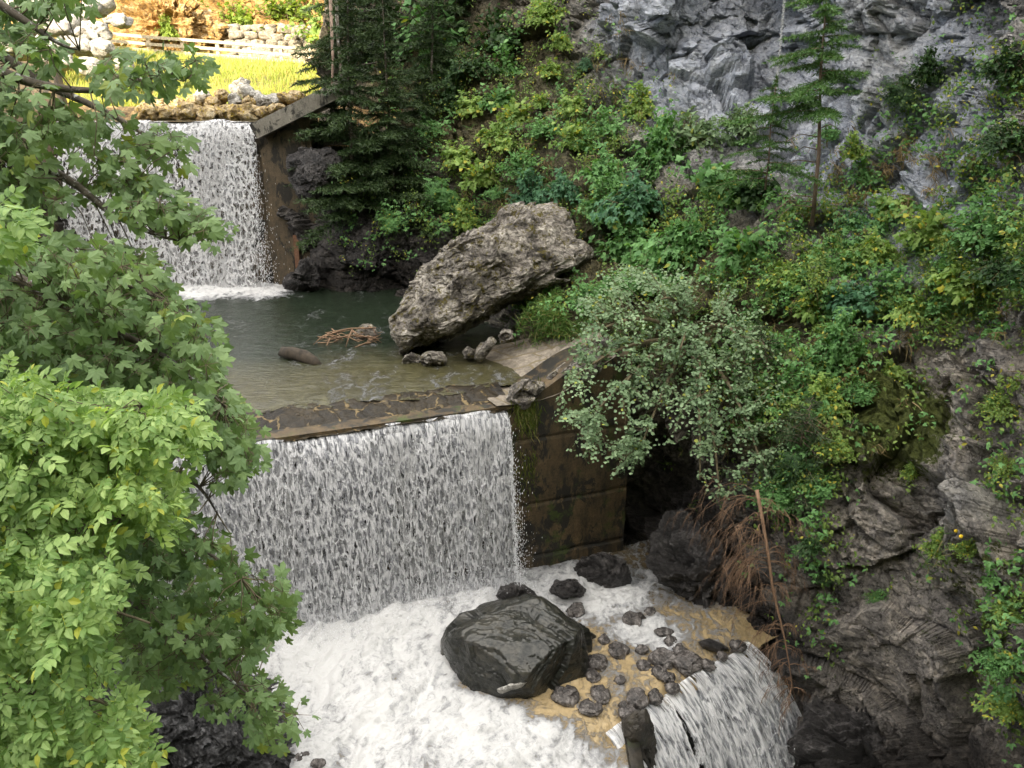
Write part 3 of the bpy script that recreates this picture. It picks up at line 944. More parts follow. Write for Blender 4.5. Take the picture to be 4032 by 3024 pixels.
a0 = dam(-3.4)[:2]; a1 = dam(LLEN + 1.5)[:2]
wall_top = lambda s: np.where(s < 3.45, Z_MID - .08 + .9 * smooth(s, 3.3, 1.0), Z_MID - .08)
strip_wall('concrete_weir', a0, a1, Z_LOW - 1.5, wall_top, 1.2, M_CONC, 'ochre and black stained concrete weir wall behind and beside the large middle waterfall', 'weir wall', joints=(-8.05, -9.85, -11.4))
strip_wall('concrete_weir', (-18.5, Y_UP + .02), (-7.2, Y_UP + .02), Z_MID - 1, lambda s: np.where(s < 2.3, 1.0, Z_UP - .06), .6, M_CONC_UP, 'brown concrete weir wall behind the far upper waterfall', 'weir wall', joints=(-2.2, -3.4, -4.6, -5.8))
strip_wall('concrete_weir', T_R[:2] - TDIR * 1.0, T_L[:2], -17.5, Z_LOW - .42, .25, M_CONC_DK, 'dark mossy weir wall under the small waterfall at the lower right', 'weir wall')


def apron():
    s = np.linspace(-.2, LLEN + 1.2, 260); o_ = np.linspace(-2.0, .10, 60)
    S, O = np.meshgrid(s, o_, indexing='ij')
    q = np.stack([S, O, 0 * S], -1)
    _, cr_ = facets(q + .15 * fbm(q, 3, seed=2)[..., None], .5, 60)
    z = Z_MID + .02 + .05 * fbm(q * 2, 5, seed=14) - .03 * cr_ - .24 * smooth(O, -1.3, .1) + .10 * smooth(O, -2.0, -1.2)
    xy = LIP_R[:2] + S[..., None] * LDIR + O[..., None] * LNRM
    V = np.concatenate([xy, z[..., None] - .02], -1)
    o = mesh('masonry_apron', V, grid_faces(*S.shape), M_APRON, uv=np.stack([S, O], -1))
    tag(o, 'wet black stone paving with yellow joints above the middle waterfall', 'stone apron')
    # dry ramp: rises to the right of the lip
    s = np.linspace(0, 1, 90); t = np.linspace(0, 1, 70)
    S, T = np.meshgrid(s, t, indexing='ij')
    # corners: near-lip left, near right, far left, far right
    c00 = np.append(dam(.25, .05)[:2], Z_MID - .02); c10 = np.append(dam(-2.9, .03)[:2], Z_MID + .9)
    c01 = PZ(425, 352, Z_MID - .05); c11 = P(590, 318, 20.9)
    V = (c00 * (1 - S[..., None]) + c10 * S[..., None]) * (1 - T[..., None]) + (c01 * (1 - S[..., None]) + c11 * S[..., None]) * T[..., None]
    q = np.stack([S * 3.4, T * 2.9, 0 * S], -1)
    V[..., 2] += -.35 * np.sin(S * math.pi) * (1 - .3 * T) + .05 * fbm(q * 1.5, 4, seed=44)
    f, cr_ = facets(q, .7, 80)
    V[..., 2] += (.10 * f * smooth(S, .35, .7) - .05 * cr_ * smooth(S, .35, .7))
    o = mesh('masonry_ramp', V, grid_faces(*S.shape), M_RAMP, uv=np.stack([S * 3.4 + T * .8, T * 2.9], -1))
    tag(o, 'dry tan stone paving sloping up right of the middle waterfall lip', 'stone ramp')


apron()

strip_wall('concrete_weir', (T_L[0] + .28, 4.0), (T_L[0] + .26, T_L[1] + .1), -17.5, Z_LOW - .12, .25, M_CONC_DK, 'dark side wall below the white foam at the bottom edge, left of the small waterfall', 'weir wall')
# wing wall of the upper weir with its slanted coping, dark opening and rusty beam
wing = thing('wing_wall', P(283, 285, 30.0), 'brown concrete wing wall right of the far waterfall with slanted coping', 'wall')
b = Buf()
x0 = P(266, 200, 30.1)[0]; x1 = -7.2
Vw = []
zt = lambda x: np.interp(x, [x0, x1], [P(266, 150, 30.1)[2], P(325, 108, 30.1)[2]])
zb = Z_MID - 1
b.add([(x0, 30.05, zb), (x1, 30.05, zb), (x1, 30.05, zt(x1)), (x0, 30.05, zt(x0)), (x0, 31.4, zb), (x1, 31.4, zb), (x1, 31.4, zt(x1)), (x0, 31.4, zt(x0))],
      [(0, 1, 2, 3), (4, 7, 6, 5), (0, 3, 7, 4), (1, 5, 6, 2), (3, 2, 6, 7)])
b.build('wall_panel', M_CONC_UP, wing, smooth_=False)
b = Buf()
pa, pb = P(258, 131, 30.0), P(345, 88, 30.0)
d_ = unit(pb - pa); ang = math.atan2(d_[2], d_[0])
b.box((pa + pb) / 2 + np.array([0, .45, 0]), (np.linalg.norm(pb - pa), 2.1, .52), rotm(0, -ang, 0))
b.build('coping', concrete('grey_coping_concrete', (.12, .11, .09), (.27, .25, .21), moss=.2), wing, smooth_=False)
b = Buf(); b.box(P(297, 226, 30.02), (.32, .1, .9)); b.build('opening', plain('opening_shade_black', (.006, .006, .006), .9), wing, smooth_=False)  # solid black block paints in the shade inside the opening
b = Buf(); b.box(P(297.5, 258, 29.9), (.17, .15, 1.5)); b.box(P(297.5, 238, 29.9), (.3, .18, .22)); b.build('rusty_beam', M_RUST, wing, smooth_=False)


# ------------------------------------------------------------------ waterfalls
def fall_sheet(name, lipf, L_, outf, z0, z1, mat, parent, thin=None, seed=0, amp=.10, nu=420, nv=220, flare=0.0):
    u = np.linspace(0, L_, nu); t = np.linspace(0, 1, nv)
    U, T = np.meshgrid(u, t, indexing='ij')
    q = np.stack([U * 2.2, T * (z0 - z1) * .35, 0 * U + seed], -1)
    col = fbm(q, 4, .55, seed=31 + seed)
    q2 = np.stack([U * 5.0, T * (z0 - z1) * 2.4, 0 * U + seed], -1)
    fine = fbm(q2, 3, .6, seed=41 + seed)
    out = outf(T) + amp * col * (.3 + T) + amp * .5 * fine * T
    q3 = np.stack([U * 1.1, 0 * U, 0 * U + seed], -1)
    out = out + .10 * vnoise(q3 * 1.0, 7) * smooth(T, 0, .15)
    Z = z0 - (z0 - z1) * T ** 1.3 + ((.15 if flare else .06) * vnoise(q3 * 1.3, 9) + .03 * col) * (1 - smooth(T, 0, .1))
    xy = lipf(U - flare * (1 - U / L_) * T, out)
    V = np.concatenate([xy, Z[..., None]], -1)
    th = thin(U, T) if thin is not None else 0 * U
    return mesh(name, V, grid_faces(nu, nv), mat, parent, uv=np.stack([U, T ** 1.15 * (z0 - z1)], -1), attrs={'thin': th})


def droplets(name, pts, size, mat, parent, stretch=4.5):
    base = np.array([(1, 0, 0), (-1, 0, 0), (0, 1, 0), (0, -1, 0), (0, 0, stretch), (0, 0, -stretch)], float)
    F = np.array([(4, 0, 2), (4, 2, 1), (4, 1, 3), (4, 3, 0), (5, 2, 0), (5, 1, 2), (5, 3, 1), (5, 0, 3)])
    V = pts[:, None] + base[None] * size[:, None, None]
    FF = (F[None] + np.arange(len(pts))[:, None, None] * 6).reshape(-1, 3)
    return mesh(name, V.reshape(-1, 3), FF, mat, parent)


gdrop = G('water_drop')
M_DROP = gdrop.done(gdrop.pbsdf(Base_Color=(.82, .83, .86), Roughness=.2))

M_F1 = waterfall_mat('upper_fall_water', 5.0, 3.2, 1.10, 1.3, stk=.95, sharp=13)
M_F1b = waterfall_mat('upper_fall_water_back', 5.6, 3.0, 1.12, 4.7, dim=.75)
M_F2 = waterfall_mat('middle_fall_water', 7.6, 2.4, 1.54, 2.1, stk=2.3, sharp=13)
M_F2b = waterfall_mat('middle_fall_water_back', 7.0, 1.6, 1.50, 7.7, stk=1.9, dim=.78)
M_F3 = waterfall_mat('lower_fall_water', 7.0, 1.7, 1.46, 5.1, stk=2.2, bmp=.7, sharp=12)

UPX0, UPX1 = -16.4, -9.15
def up_lip(u, out):
    return np.stack([UPX1 - u + 0 * out, Y_UP - out], -1)
f1 = thing('waterfall', (-12.5, Y_UP, Z_MID), 'far upper waterfall, a dense lacy white curtain below the sunlit bank', 'waterfall')
edge1 = lambda U, T: .9 * np.exp(-(U / .22) ** 1.0) * (.3 + T) + .5 * np.exp(-((UPX1 - UPX0 - U) / .3))
prof1 = lambda T: -.12 + 1.05 * np.sqrt(np.clip(T, 0, 1))
fall_sheet('water_curtain', up_lip, UPX1 - UPX0, prof1, Z_UP + .03, Z_MID, M_F1, f1, edge1, 1, .08)
fall_sheet('water_curtain', up_lip, UPX1 - UPX0, lambda T: prof1(T) - .2 * T, Z_UP, Z_MID, M_F1b, f1, edge1, 2, .08)
n = 2200
T = rng.random(n) ** .6; side = rng.random(n) < .6
u = np.where(side, rng.exponential(.18, n) * (0.3 + T) * -1 + .1, rng.random(n) * 7.2)
pts = np.stack([UPX1 - u, Y_UP - (.3 + .9 * np.sqrt(T)) - rng.random(n) * .15, Z_UP - (Z_UP - Z_MID) * T], -1)
droplets('spray_drops', pts, rng.uniform(.004, .010, n), M_DROP, f1)

f2 = thing('waterfall', tuple(dam(LLEN / 2, 0, Z_LOW)), 'large middle waterfall pouring off the stone apron in white streaks', 'waterfall')
def mid_lip(s, out):
    return LIP_R[:2] + s[..., None] * LDIR + np.asarray(out)[..., None] * LNRM
def thin2(U, T):
    t = .5 * np.exp(-(U / .12))
    n_ = vnoise(np.stack([U * .8, 0 * U, 0 * U], -1), 3)
    t = t + .22 * smooth(n_, .1, .7) * (.25 + T) + .30 * np.exp(-((U - 5.15) / .22) ** 2) * smooth(T, 1.0, .0) * 1.6
    t = t + .12 * smooth(T, .45, .85) * (1 + vnoise(np.stack([U * 1.4, T * 3, 0 * U], -1), 4))
    return t
prof2 = lambda T: -.05 + .95 * T ** .5
fall_sheet('water_curtain', mid_lip, LLEN + .6, prof2, Z_MID - .15, Z_LOW - .05, M_F2, f2, thin2, 3, .13, 620, 300)
fall_sheet('water_curtain', mid_lip, LLEN + .6, lambda T: prof2(T) - .28 * T, Z_MID - .17, Z_LOW - .05, M_F2b, f2, lambda U, T: thin2(U, T) * .8, 4, .13, 500, 240)
n = 5200
T = rng.random(n) ** .6; side = rng.random(n) < .3
u = np.where(side, .15 - rng.exponential(.12, n) * (.3 + T), rng.random(n) * LLEN)
o_ = .15 + .85 * T ** .55 + rng.random(n) * .2
pts = np.concatenate([mid_lip(u, o_), (Z_MID - .1 - (Z_MID - Z_LOW) * T)[:, None]], -1)
droplets('spray_drops', pts, rng.uniform(.003, .008, n), M_DROP, f2)
n = 26000
u = rng.random(n) * (LLEN + .3) - .1
hz = rng.exponential(.28, n)
pts = np.concatenate([mid_lip(u, .5 + rng.normal(size=n) * .3 + .5 * rng.random(n)), (Z_LOW + .15 + hz)[:, None]], -1)
droplets('foot_spray', pts, rng.uniform(.004, .010, n), M_DROP, f2, 2.0)

f3 = thing('waterfall', tuple(T_R - np.array([0, 0, 4])), 'small waterfall tumbling to the lower right corner beside the dead spruce', 'waterfall')
def low_lip(s, out):
    return T_R[:2] + s[..., None] * TDIR + np.asarray(out)[..., None] * TNRM
def thin3(U, T):
    t = .55 * np.exp(-T / .07) + .10 * smooth(U, 2.4, 2.9) - .45 * smooth(T, .2, .6) * smooth(U, 3.0, 1.6)
    return t + .5 * np.exp(-(U / .12))
prof3 = lambda T: -.08 + 2.3 * T ** .75
fall_sheet('water_curtain', low_lip, TLEN + .1, prof3, Z_LOW - .10, -16.6, M_F3, f3, thin3, 5, .20, 420, 260, 1.3)
fall_sheet('water_curtain', low_lip, TLEN + .1, lambda T: prof3(T) * .85 - .03, Z_LOW - .14, -16.6, M_F3, f3, thin3, 6, .20, 420, 260, 1.3)
n = 2600
T = rng.random(n) ** .5
u = rng.random(n) * 3.0 - 1.4 * T * rng.random(n)
o_ = .1 + 2.2 * T ** .75 + rng.exponential(.12, n)
pts = np.concatenate([low_lip(u, o_), (Z_LOW - .2 - 4.6 * T)[:, None]], -1)
droplets('spray_drops', pts, rng.uniform(.004, .011, n), M_DROP, f3)


# ------------------------------------------------------------------ rocks
def ico(sub):
    import bmesh
    bm = bmesh.new(); bmesh.ops.create_icosphere(bm, subdivisions=sub, radius=1)
    V = np.array([v.co[:] for v in bm.verts]); F = np.array([[v.index for v in f.verts] for f in bm.faces]); bm.free()
    return V, F


ICO = {k: ico(k) for k in (3, 4, 5, 6, 7)}


def poly_radius(poly, c, ang):
    poly = np.asarray(poly, float)
    A = poly - c; B = np.roll(poly, -1, 0) - c
    d = np.stack([np.cos(ang), np.sin(ang)], -1)
    best = np.full(len(ang), 0.0)
    for a, b_ in zip(A, B):
        e = b_ - a
        den = d[:, 0] * e[1] - d[:, 1] * e[0]
        den = np.where(abs(den) < 1e-9, 1e-9, den)
        t = (a[0] * e[1] - a[1] * e[0]) / den
        s = (a[0] * d[:, 1] - a[1] * d[:, 0]) / den
        ok = (t > 0) & (s >= -1e-6) & (s <= 1 + 1e-6)
        best = np.where(ok, np.maximum(best, t), best)
    return best


def shaped_rock(name, outline, Yc, thick, mat, label, cat='boulder', sub=6, amp=.3, seed=0, lean=0.0, power=.75, group=None, dstrata=1.0, smallf=1.0, chops=14, chopd=.86):
    V, F = ICO[sub]
    poly = np.asarray(outline, float); c = poly.mean(0)
    ang = np.arctan2(V[:, 2], V[:, 0])
    R = poly_radius(poly, c, np.linspace(-math.pi, math.pi, 721))
    R = np.convolve(np.r_[R[-6:], R, R[:6]], np.ones(13) / 13, 'valid')
    r = np.interp(ang, np.linspace(-math.pi, math.pi, 721), R)
    rho = np.sqrt(V[:, 0] ** 2 + V[:, 2] ** 2)
    rr = rho ** power
    px = c[0] + r * rr * np.cos(ang); py = c[1] + r * rr * np.sin(ang)
    sy = np.sign(V[:, 1]) * np.abs(V[:, 1]) ** .8
    # V z positive = image down
    Y = Yc + thick * sy + lean * (c[1] - py) / 50
    W = P(px, py, Y)
    cen = W.mean(0)
    rc = np.random.default_rng(seed + 7)
    for _ in range(chops):
        cn_ = rc.normal(size=3); cn_[1] -= .5; cn_ /= np.linalg.norm(cn_)
        pr = (W - cen) @ cn_; h_ = pr.max() * rc.uniform(chopd, .97)
        W = W - np.clip(pr - h_, 0, None)[:, None] * cn_ * .92
    Nn = unit(W - cen)
    w = W + .25 * np.stack([fbm(W * .9, 3, seed=seed + 60), fbm(W * .9, 3, seed=seed + 61), fbm(W * .9, 3, seed=seed + 62)], -1)
    q = w @ STRATA * np.array([1, .8, 1.8 * dstrata])
    a, c1 = facets(q, 1.6, seed); b_, c2 = facets(q, .6, seed + 5); c_, c3 = facets(q, .24, seed + 9); e_, _c = facets(q, .11, seed + 12)
    d = amp * (.6 * a + smallf * (.6 * b_ + .65 * c_ + .6 * e_) - .12 * c1 + .25 * fbm(W * 1.5, 4, seed=seed + 3, ridged=True))
    W = W + Nn * (d - np.percentile(d, 60))[:, None]
    o = mesh(name, W, F, mat, smooth_=(mat is M_BLACK))
    tag(o, label, cat, group)
    return o


OUT_TAN = [(379, 338), (384, 350), (400, 354), (428, 346), (454, 336), (480, 320), (512, 301), (543, 284), (570, 271), (587, 260), (588, 250), (578, 242), (568, 226), (567, 212),
           (548, 206), (525, 207), (500, 220), (470, 236), (440, 252), (420, 266), (408, 288), (398, 310)]
shaped_rock('boulder', OUT_TAN, 22.6, 1.7, M_TAN, 'huge tilted tan boulder speckled with moss at the edge of the middle pool', sub=7, amp=.42, seed=21, lean=.6, power=.62)
OUT_BLK = [(443, 642), (452, 626), (472, 610), (490, 596), (515, 590), (534, 591), (552, 604), (580, 624), (606, 640), (604, 662), (594, 676), (586, 690), (545, 697), (500, 699), (470, 696), (454, 682), (443, 662)]
shaped_rock('boulder', OUT_BLK, 14.7, .95, M_BLACK, 'large wet black boulder standing in the white foam', sub=7, amp=.16, seed=31, power=.66, lean=.8, dstrata=2.2, smallf=.6, chops=11, chopd=.74)
shaped_rock('boulder', [(494, 596), (500, 586), (512, 583), (526, 586), (534, 598), (530, 606), (500, 606)], 16.6, .5, M_DARK, 'small splashed grey rock just behind the big black boulder', sub=5, amp=.3, seed=41)
shaped_rock('boulder', [(572, 566), (580, 558), (605, 556), (622, 562), (630, 590), (622, 606), (600, 604), (582, 596)], 18.0, .6, M_DARK, 'dark boulder against the foot of the ochre weir wall', sub=6, amp=.4, seed=42)
shaped_rock('boulder', [(550, 590), (560, 582), (575, 580), (588, 590), (584, 598), (560, 600)], 16.9, .4, M_DARK, 'low dark rock in foam left of the boulder at the weir foot', sub=5, amp=.3, seed=43)
shaped_rock('boulder', [(655, 560), (668, 530), (700, 515), (730, 545), (745, 600), (745, 640), (716, 628), (695, 612), (670, 596)], 17.2, .7, M_DARK, 'tall dark rock face in the shadow left of the dead spruce', 'rock', sub=6, amp=.7, seed=44)
shaped_rock('boulder', [(105, 640), (140, 622), (170, 640), (205, 655), (240, 682), (272, 700), (290, 735), (284, 762), (250, 790), (180, 800), (110, 760), (95, 690)], 12.2, 1.6, M_SLATE,
            'black layered slate rock under the maple leaves at the lower left', 'rock', sub=7, amp=.55, seed=51, lean=.4, dstrata=3.0)
shaped_rock('boulder', [(288, 160), (300, 148), (330, 146), (345, 160), (342, 180), (322, 190), (308, 200), (296, 190), (288, 178)], 29.4, .8, M_DARK, 'dark blue-grey rock knob jutting out beside the upper concrete wall', 'rock', sub=6, amp=.35, seed=52)
shaped_rock('boulder', [(289, 282), (294, 268), (306, 256), (316, 268), (318, 288), (300, 289)], 28.9, .7, M_DARK, 'small black rock at the waterline beside the far foam', sub=5, amp=.4, seed=53)
b = Buf(); pl = np.array([PZ(281, 351, Z_MID + .28), PZ(292, 353, Z_MID + .30), PZ(304, 357, Z_MID + .22), PZ(314, 362, Z_MID + .16), PZ(322, 367, Z_MID + .02)])
b.tube(pl, [.11, .15, .15, .13, .07], 14)
lv = np.concatenate(b.v); lv = lv + .07 * np.stack([vnoise(lv * 5, 3), vnoise(lv * 5, 4), vnoise(lv * 5, 5)], -1)
b.v = [lv]
tag(b.build('log', bark_mat('wet_log_bark', (.012, .009, .006), (.06, .045, .03))), 'dark sodden log stranded in the shallow middle pool', 'log')
shaped_rock('boulder', [(352, 334), (358, 328), (370, 326), (380, 332), (378, 344), (356, 344)], 23.0, .35, M_TAN, 'low grey stone under the driftwood left of the tan boulder', 'rock', sub=4, amp=.25, seed=55)
for i, (ol, yc, lab) in enumerate([
        ([(417, 358), (425, 351), (440, 352), (448, 358), (444, 366), (424, 366)], 20.3, 'mossy squarish stone under the front edge of the tan boulder'),
        ([(402, 360), (410, 353), (419, 357), (418, 366), (405, 367)], 20.6, 'small dark stone in the water under the tan boulder, nearest its left end'),
        ([(461, 352), (468, 346), (475, 350), (474, 358), (464, 358)], 20.7, 'small round stone in the shade between boulder and stone ramp'),
        ([(474, 360), (478, 348), (488, 338), (495, 336), (498, 342), (490, 352), (482, 362)], 20.5, 'slanting flat slab leaning on the lower end of the stone ramp'),
        ([(498, 336), (504, 330), (512, 331), (512, 339), (502, 342)], 20.9, 'pale small stone at the upper end of the hollow under the tan boulder')]):
    shaped_rock('stone', ol, yc, .3, M_TAN, lab, 'stone', sub=4, amp=.2, seed=61 + i)
for i, (ol, yc, lab) in enumerate([
        ([(546, 383), (553, 374), (570, 362), (600, 352), (607, 366), (596, 378), (575, 386), (556, 392)], 18.9, 'broken grey slab on top of the weir wall, right of the ramp'),
        ([(574, 352), (590, 342), (610, 340), (622, 352), (612, 364), (586, 362)], 19.4, 'angular grey slab half under the overhanging shrub'),
        ([(508, 400), (516, 388), (535, 378), (548, 384), (540, 398), (522, 406)], 18.2, 'brown stone block at the corner of the lip, right of the middle waterfall')]):
    shaped_rock('stone', ol, yc, .4, M_TAN, lab, 'stone slab', sub=5, amp=.22, seed=71 + i)
shaped_rock('boulder', [(800, 735), (830, 712), (880, 722), (950, 752), (1010, 800), (900, 840), (800, 820), (785, 770)], 13.8, .8, M_DARK, 'flat wet black rocks at the foot of the cliff in the lower right corner', 'rock', sub=6, amp=.7, seed=81)
shaped_rock('boulder', [(622, 722), (634, 712), (648, 708), (654, 722), (658, 800), (628, 800)], 12.55, .25, M_CONC_DK, 'mossy dark pier left of the small lower waterfall', 'pier', sub=5, amp=.25, seed=82)
shaped_rock('stone', [(494, 689), (510, 684), (530, 681), (532, 685), (512, 690), (500, 695)], 13.35, .12, M_PALE, 'cream-coloured stone fragment lying at the front of the black boulder', 'stone', sub=4, amp=.05, seed=83)
shaped_rock('stone', [(697, 641), (708, 638), (724, 644), (732, 649), (718, 653), (702, 648)], 15.1, .2, M_DARK, 'flat dark slab by the lip of the small lower waterfall', 'stone slab', sub=4, amp=.08, seed=84)

# cobbles in the ochre shallows
PEB = [(566, 695, 12, 'largest round cobble in front of the black boulder'), (598, 662, 9, 'round cobble just right of the black boulder'), (602, 694, 10, 'splashed cobble between two others in the ochre foam'),
       (619, 651, 11, 'cobble ringed by white foam above the ochre shallows'), (663, 659, 12, 'large dark cobble in the middle of the ochre shallows'), (642, 649, 7, 'small cobble behind the large dark one'),
       (592, 676, 7, 'small cobble touching the black boulder at its right end'), (632, 620, 10, 'cobble at the upper edge of the shallows near the weir foot'), (663, 632, 8, 'cobble on the far side of the shallows, nearest the dark rock face'),
       (671, 641, 6, 'smallest cobble on the far side of the shallows'), (591, 709, 9, 'brown half-sunk cobble in the ochre foam'), (644, 666, 7, 'pointed cobble left of the large dark one'), (620, 680, 6, 'small cobble in the centre of the foam streaks'),
       (659, 672, 8, 'wet cobble below the large dark one'), (576, 611, 8, 'dark cobble awash right behind the black boulder'), (667, 677, 7, 'cobble close to the lip of the small waterfall'),
       (637, 699, 11, 'dark elongated cobble on the brink of the small waterfall'), (627, 712, 9, 'cobble capped with tan foam at the brink above the mossy pier'), (687, 663, 11, 'big cobble right at the waterfall lip'),
       (680, 651, 7, 'small cobble between the flat slab and the big lip cobble'), (604, 640, 6, 'tiny cobble beside the right tip of the black boulder'), (650, 612, 6, 'small cobble in the brown water under the dark rock face'),
       (300, 760, 8, 'brown cobble at the bottom edge left of the white foam'), (318, 764, 6, 'smaller cobble at the bottom edge beside the foam'), (272, 764, 7, 'cobble next to the foot of the slate rock')]
PEB += [(708, 664, 7, 'wet stone on the brink of the small waterfall, nearest the flat slab'), (722, 656, 5, 'little stone on the brink under the dead spruce'), (672, 688, 6, 'half-submerged stone on the brink below the big lip cobble'),
        (655, 697, 7, 'stone on the brink halfway to the mossy pier'), (738, 646, 6, 'stone wedged at the cliff end of the waterfall brink')]
for i, (x, y, r, lab) in enumerate(PEB):
    V, F = ICO[5]
    c = PZ(x, y, Z_LOW + .03); rr = r * rng.uniform(.92, 1.12) * np.linalg.norm(c) / FPX
    W = V * np.array([1.0, 1.0, .66]) * rr
    a, _ = facets(W + c, rr * .9, 90 + i)
    W = W * (1 + .10 * rng.normal(size=3)) + unit(V) * (a * .34 + rr * .16 * fbm(V * 1.4 + i * 3, 3, seed=i))[:, None] + c
    tag(mesh('cobble', W, F, M_PEB), lab, 'cobble', 'cobbles in the ochre shallows')

# riprap on the far bank
RIP = []
def rip(x, y, w, h, Yd, lab, mat=M_RIPRAP, sd=0):
    V, F = ICO[4]
    c = P(x, y, Yd); s = np.linalg.norm(c) / FPX
    W = V * np.array([w * .5 * s * 1.15, max(w, h) * .45 * s, h * .5 * s * 1.15])
    rr = w * .5 * s
    a, _ = facets(W + c, rr * 1.1, 200 + sd); a2, _ = facets(W + c, rr * .5, 300 + sd)
    W = W + unit(V) * (a * .45 + a2 * .25)[:, None]
    an = rng.uniform(-.35, .35); W = W @ rotm(rng.uniform(-.2, .2), an, rng.uniform(-.5, .5)).T
    tag(mesh('riprap_boulder', W + c, F, mat), lab, 'boulder', 'boulders heaped on the far bank')
ROW1 = [(186, 112, 22, 14), (208, 114, 18, 13), (226, 112, 16, 13), (246, 113, 26, 13), (263, 112, 13, 9), (276, 109, 12, 9), (234, 118, 10, 5), (165, 114, 20, 14), (147, 113, 18, 14), (254, 119, 9, 4)]
ROW2 = [(175, 104, 15, 10), (195, 101, 16, 10), (213, 103, 16, 10), (235, 101, 10, 12), (249, 102, 11, 8), (260, 101, 10, 12), (272, 101, 16, 9), (287, 99, 18, 8), (203, 96, 14, 8), (222, 95, 12, 8), (158, 103, 16, 9), (296, 96, 12, 7)]
ords = ['nearest', 'second', 'third', 'fourth', 'fifth', 'sixth', 'seventh', 'eighth', 'ninth', 'tenth', 'eleventh', 'twelfth']
for rows, nm, yd in ((ROW1, 'row at the water line', 32.3), (ROW2, 'row under the grass', 33.4)):
    order = sorted(range(len(rows)), key=lambda i: -rows[i][0])
    for k, i in enumerate(order):
        x, y, w, h = rows[i]
        pale = (x, y) in ((235, 101), (260, 101), (203, 96), (272, 101))
        rip(x, y, w, h, yd + rng.uniform(-.2, .2), ('pale' if pale else 'ochre lichen-covered') + ' sunlit boulder, ' + ords[k] + ' from the slanted coping in the ' + nm, M_PALE if pale else M_RIPRAP, i + int(y))
rip(242, 88, 14, 12, 34.6, 'pale block standing in the grass above the boulder rows', M_PALE, 41)
rip(250, 91, 20, 9, 34.2, 'broad pale block in the grass beside the standing one', M_PALE, 42)
rip(123, 64, 13, 13, 38, 'white block half hidden by maple leaves left of the grass', M_PALE, 43)
k = 0
for (x, y, w, h) in [(20, 10, 26, 18), (50, 8, 24, 16), (80, 14, 24, 15), (100, 4, 20, 14), (30, 30, 26, 16), (62, 28, 26, 15), (92, 32, 22, 14), (48, 48, 24, 14), (78, 46, 22, 13), (104, 50, 18, 12), (14, 48, 24, 16), (88, 66, 18, 12), (104, 76, 16, 11), (60, 64, 20, 12), (118, 20, 16, 11)]:
    rip(x, y, w, h, 44 - y * .09, ['large', 'angular', 'flat', 'small', 'long'][k % 5] + ' white sunlit block on the slope behind the maple, ' + ['topmost row', 'upper row', 'middle row', 'lower row'][min(3, y // 20)] + ', ' + ('far left' if x < 35 else 'left' if x < 70 else 'right' if x < 100 else 'far right'), M_PALE, 60 + k)
    k += 1


# boulder retaining wall behind the fence
def stone_wall():
    V3, F3 = ICO[3]
    b = Buf()
    for r in range(5):
        x = 226 + (r % 2) * 6
        while x < 345:
            w = rng.uniform(10, 17)
            y = 58 - r * 7.2 + rng.uniform(-1, 1) - (x - 226) * -.02
            c = P(x + w / 2, y, 51.5 + r * .25); s = np.linalg.norm(c) / FPX
            S3 = np.sign(V3) * np.abs(V3) ** .6
            W = S3 * np.array([w * .5 * s, .5, 4.0 * s]) * .98
            a, _ = facets(W + c, .5, 400 + r)
            W = W + unit(V3) * (a * .25)[:, None]
            b.add(W + c, F3); x += w
    o = b.build('stone_wall', rock_mat('wall_stone', (.2, .17, .13), (.36, .32, .26), (.5, .46, .38), strata=1.5, moss_amt=.12, scale=1.0))
    tag(o, 'retaining wall of fitted grey-tan blocks behind the wooden fence', 'stone wall')


stone_wall()
shaped_rock('rock_outcrop', [(112, 60), (108, 20), (125, 0), (170, -8), (205, 12), (222, 30), (228, 56), (200, 62), (150, 58)], 52.5, 2.2,
            rock_mat('orange_rock', (.16, .09, .03), (.42, .25, .08), (.56, .44, .26), moss=(.12, .12, .01), moss_amt=.1, strata=1.5), 'orange sunlit rock outcrop behind the left part of the fence', 'rock', sub=6, amp=1.0, seed=91)

# fence
FX = [(72, 44, 29), (111, 49, 33), (150, 52.5, 36.5), (184, 55, 39), (219, 57.5, 41.5), (251, 60, 44), (282, 62.5, 46.5), (318, 65, 49.5)]
fen = thing('wooden_fence', P(200, 57, 47), 'pale wooden rail fence along the sunlit path above the grass', 'fence')
tops = []
for i, (x, yb, yt) in enumerate(FX):
    Yd = 46.0 + i * .35
    p0 = P(x, yb + 2, Yd); p1 = P(x, yt, Yd); p1[0] = p0[0]
    b = Buf(); b.box((p0 + p1) / 2, (.17, .17, p1[2] - p0[2])); b.build('post', M_WOOD, fen, smooth_=False)
    tops.append((p0, p1))
for fr, nm in ((0.97, 'handrail'), (.58, 'rail'), (.22, 'rail')):
    b = Buf()
    for (p0, p1), (q0, q1) in zip(tops[:-1], tops[1:]):
        A = p0 + (p1 - p0) * fr; B = q0 + (q1 - q0) * fr
        A = A + np.array([0, -.11, 0]); B = B + np.array([0, -.11, 0])
        if nm == 'rail' and fr < .3 and 180 < proj(A)[0] < 200: pass
        d = B - A; ln = np.linalg.norm(d)
        b.box((A + B) / 2, (ln, .07, .155), rotm(0, -math.asin(d[2] / ln), math.atan2(d[1], d[0])))
    b.build(nm, M_WOOD, fen, smooth_=False)

# ------------------------------------------------------------------ leaves
def T_oval(w=.30, fold=.06, droop=.12):
    V = np.array([(0, 0, 0), (w, .33, fold), (w * .8, .68, fold * .4), (0, 1, -droop), (-w * .8, .68, fold * .4), (-w, .33, fold), (0, .5, -.01)], float)
    F = np.array([(0, 1, 6), (1, 2, 6), (2, 3, 6), (3, 4, 6), (4, 5, 6), (5, 0, 6)])
    return V, F


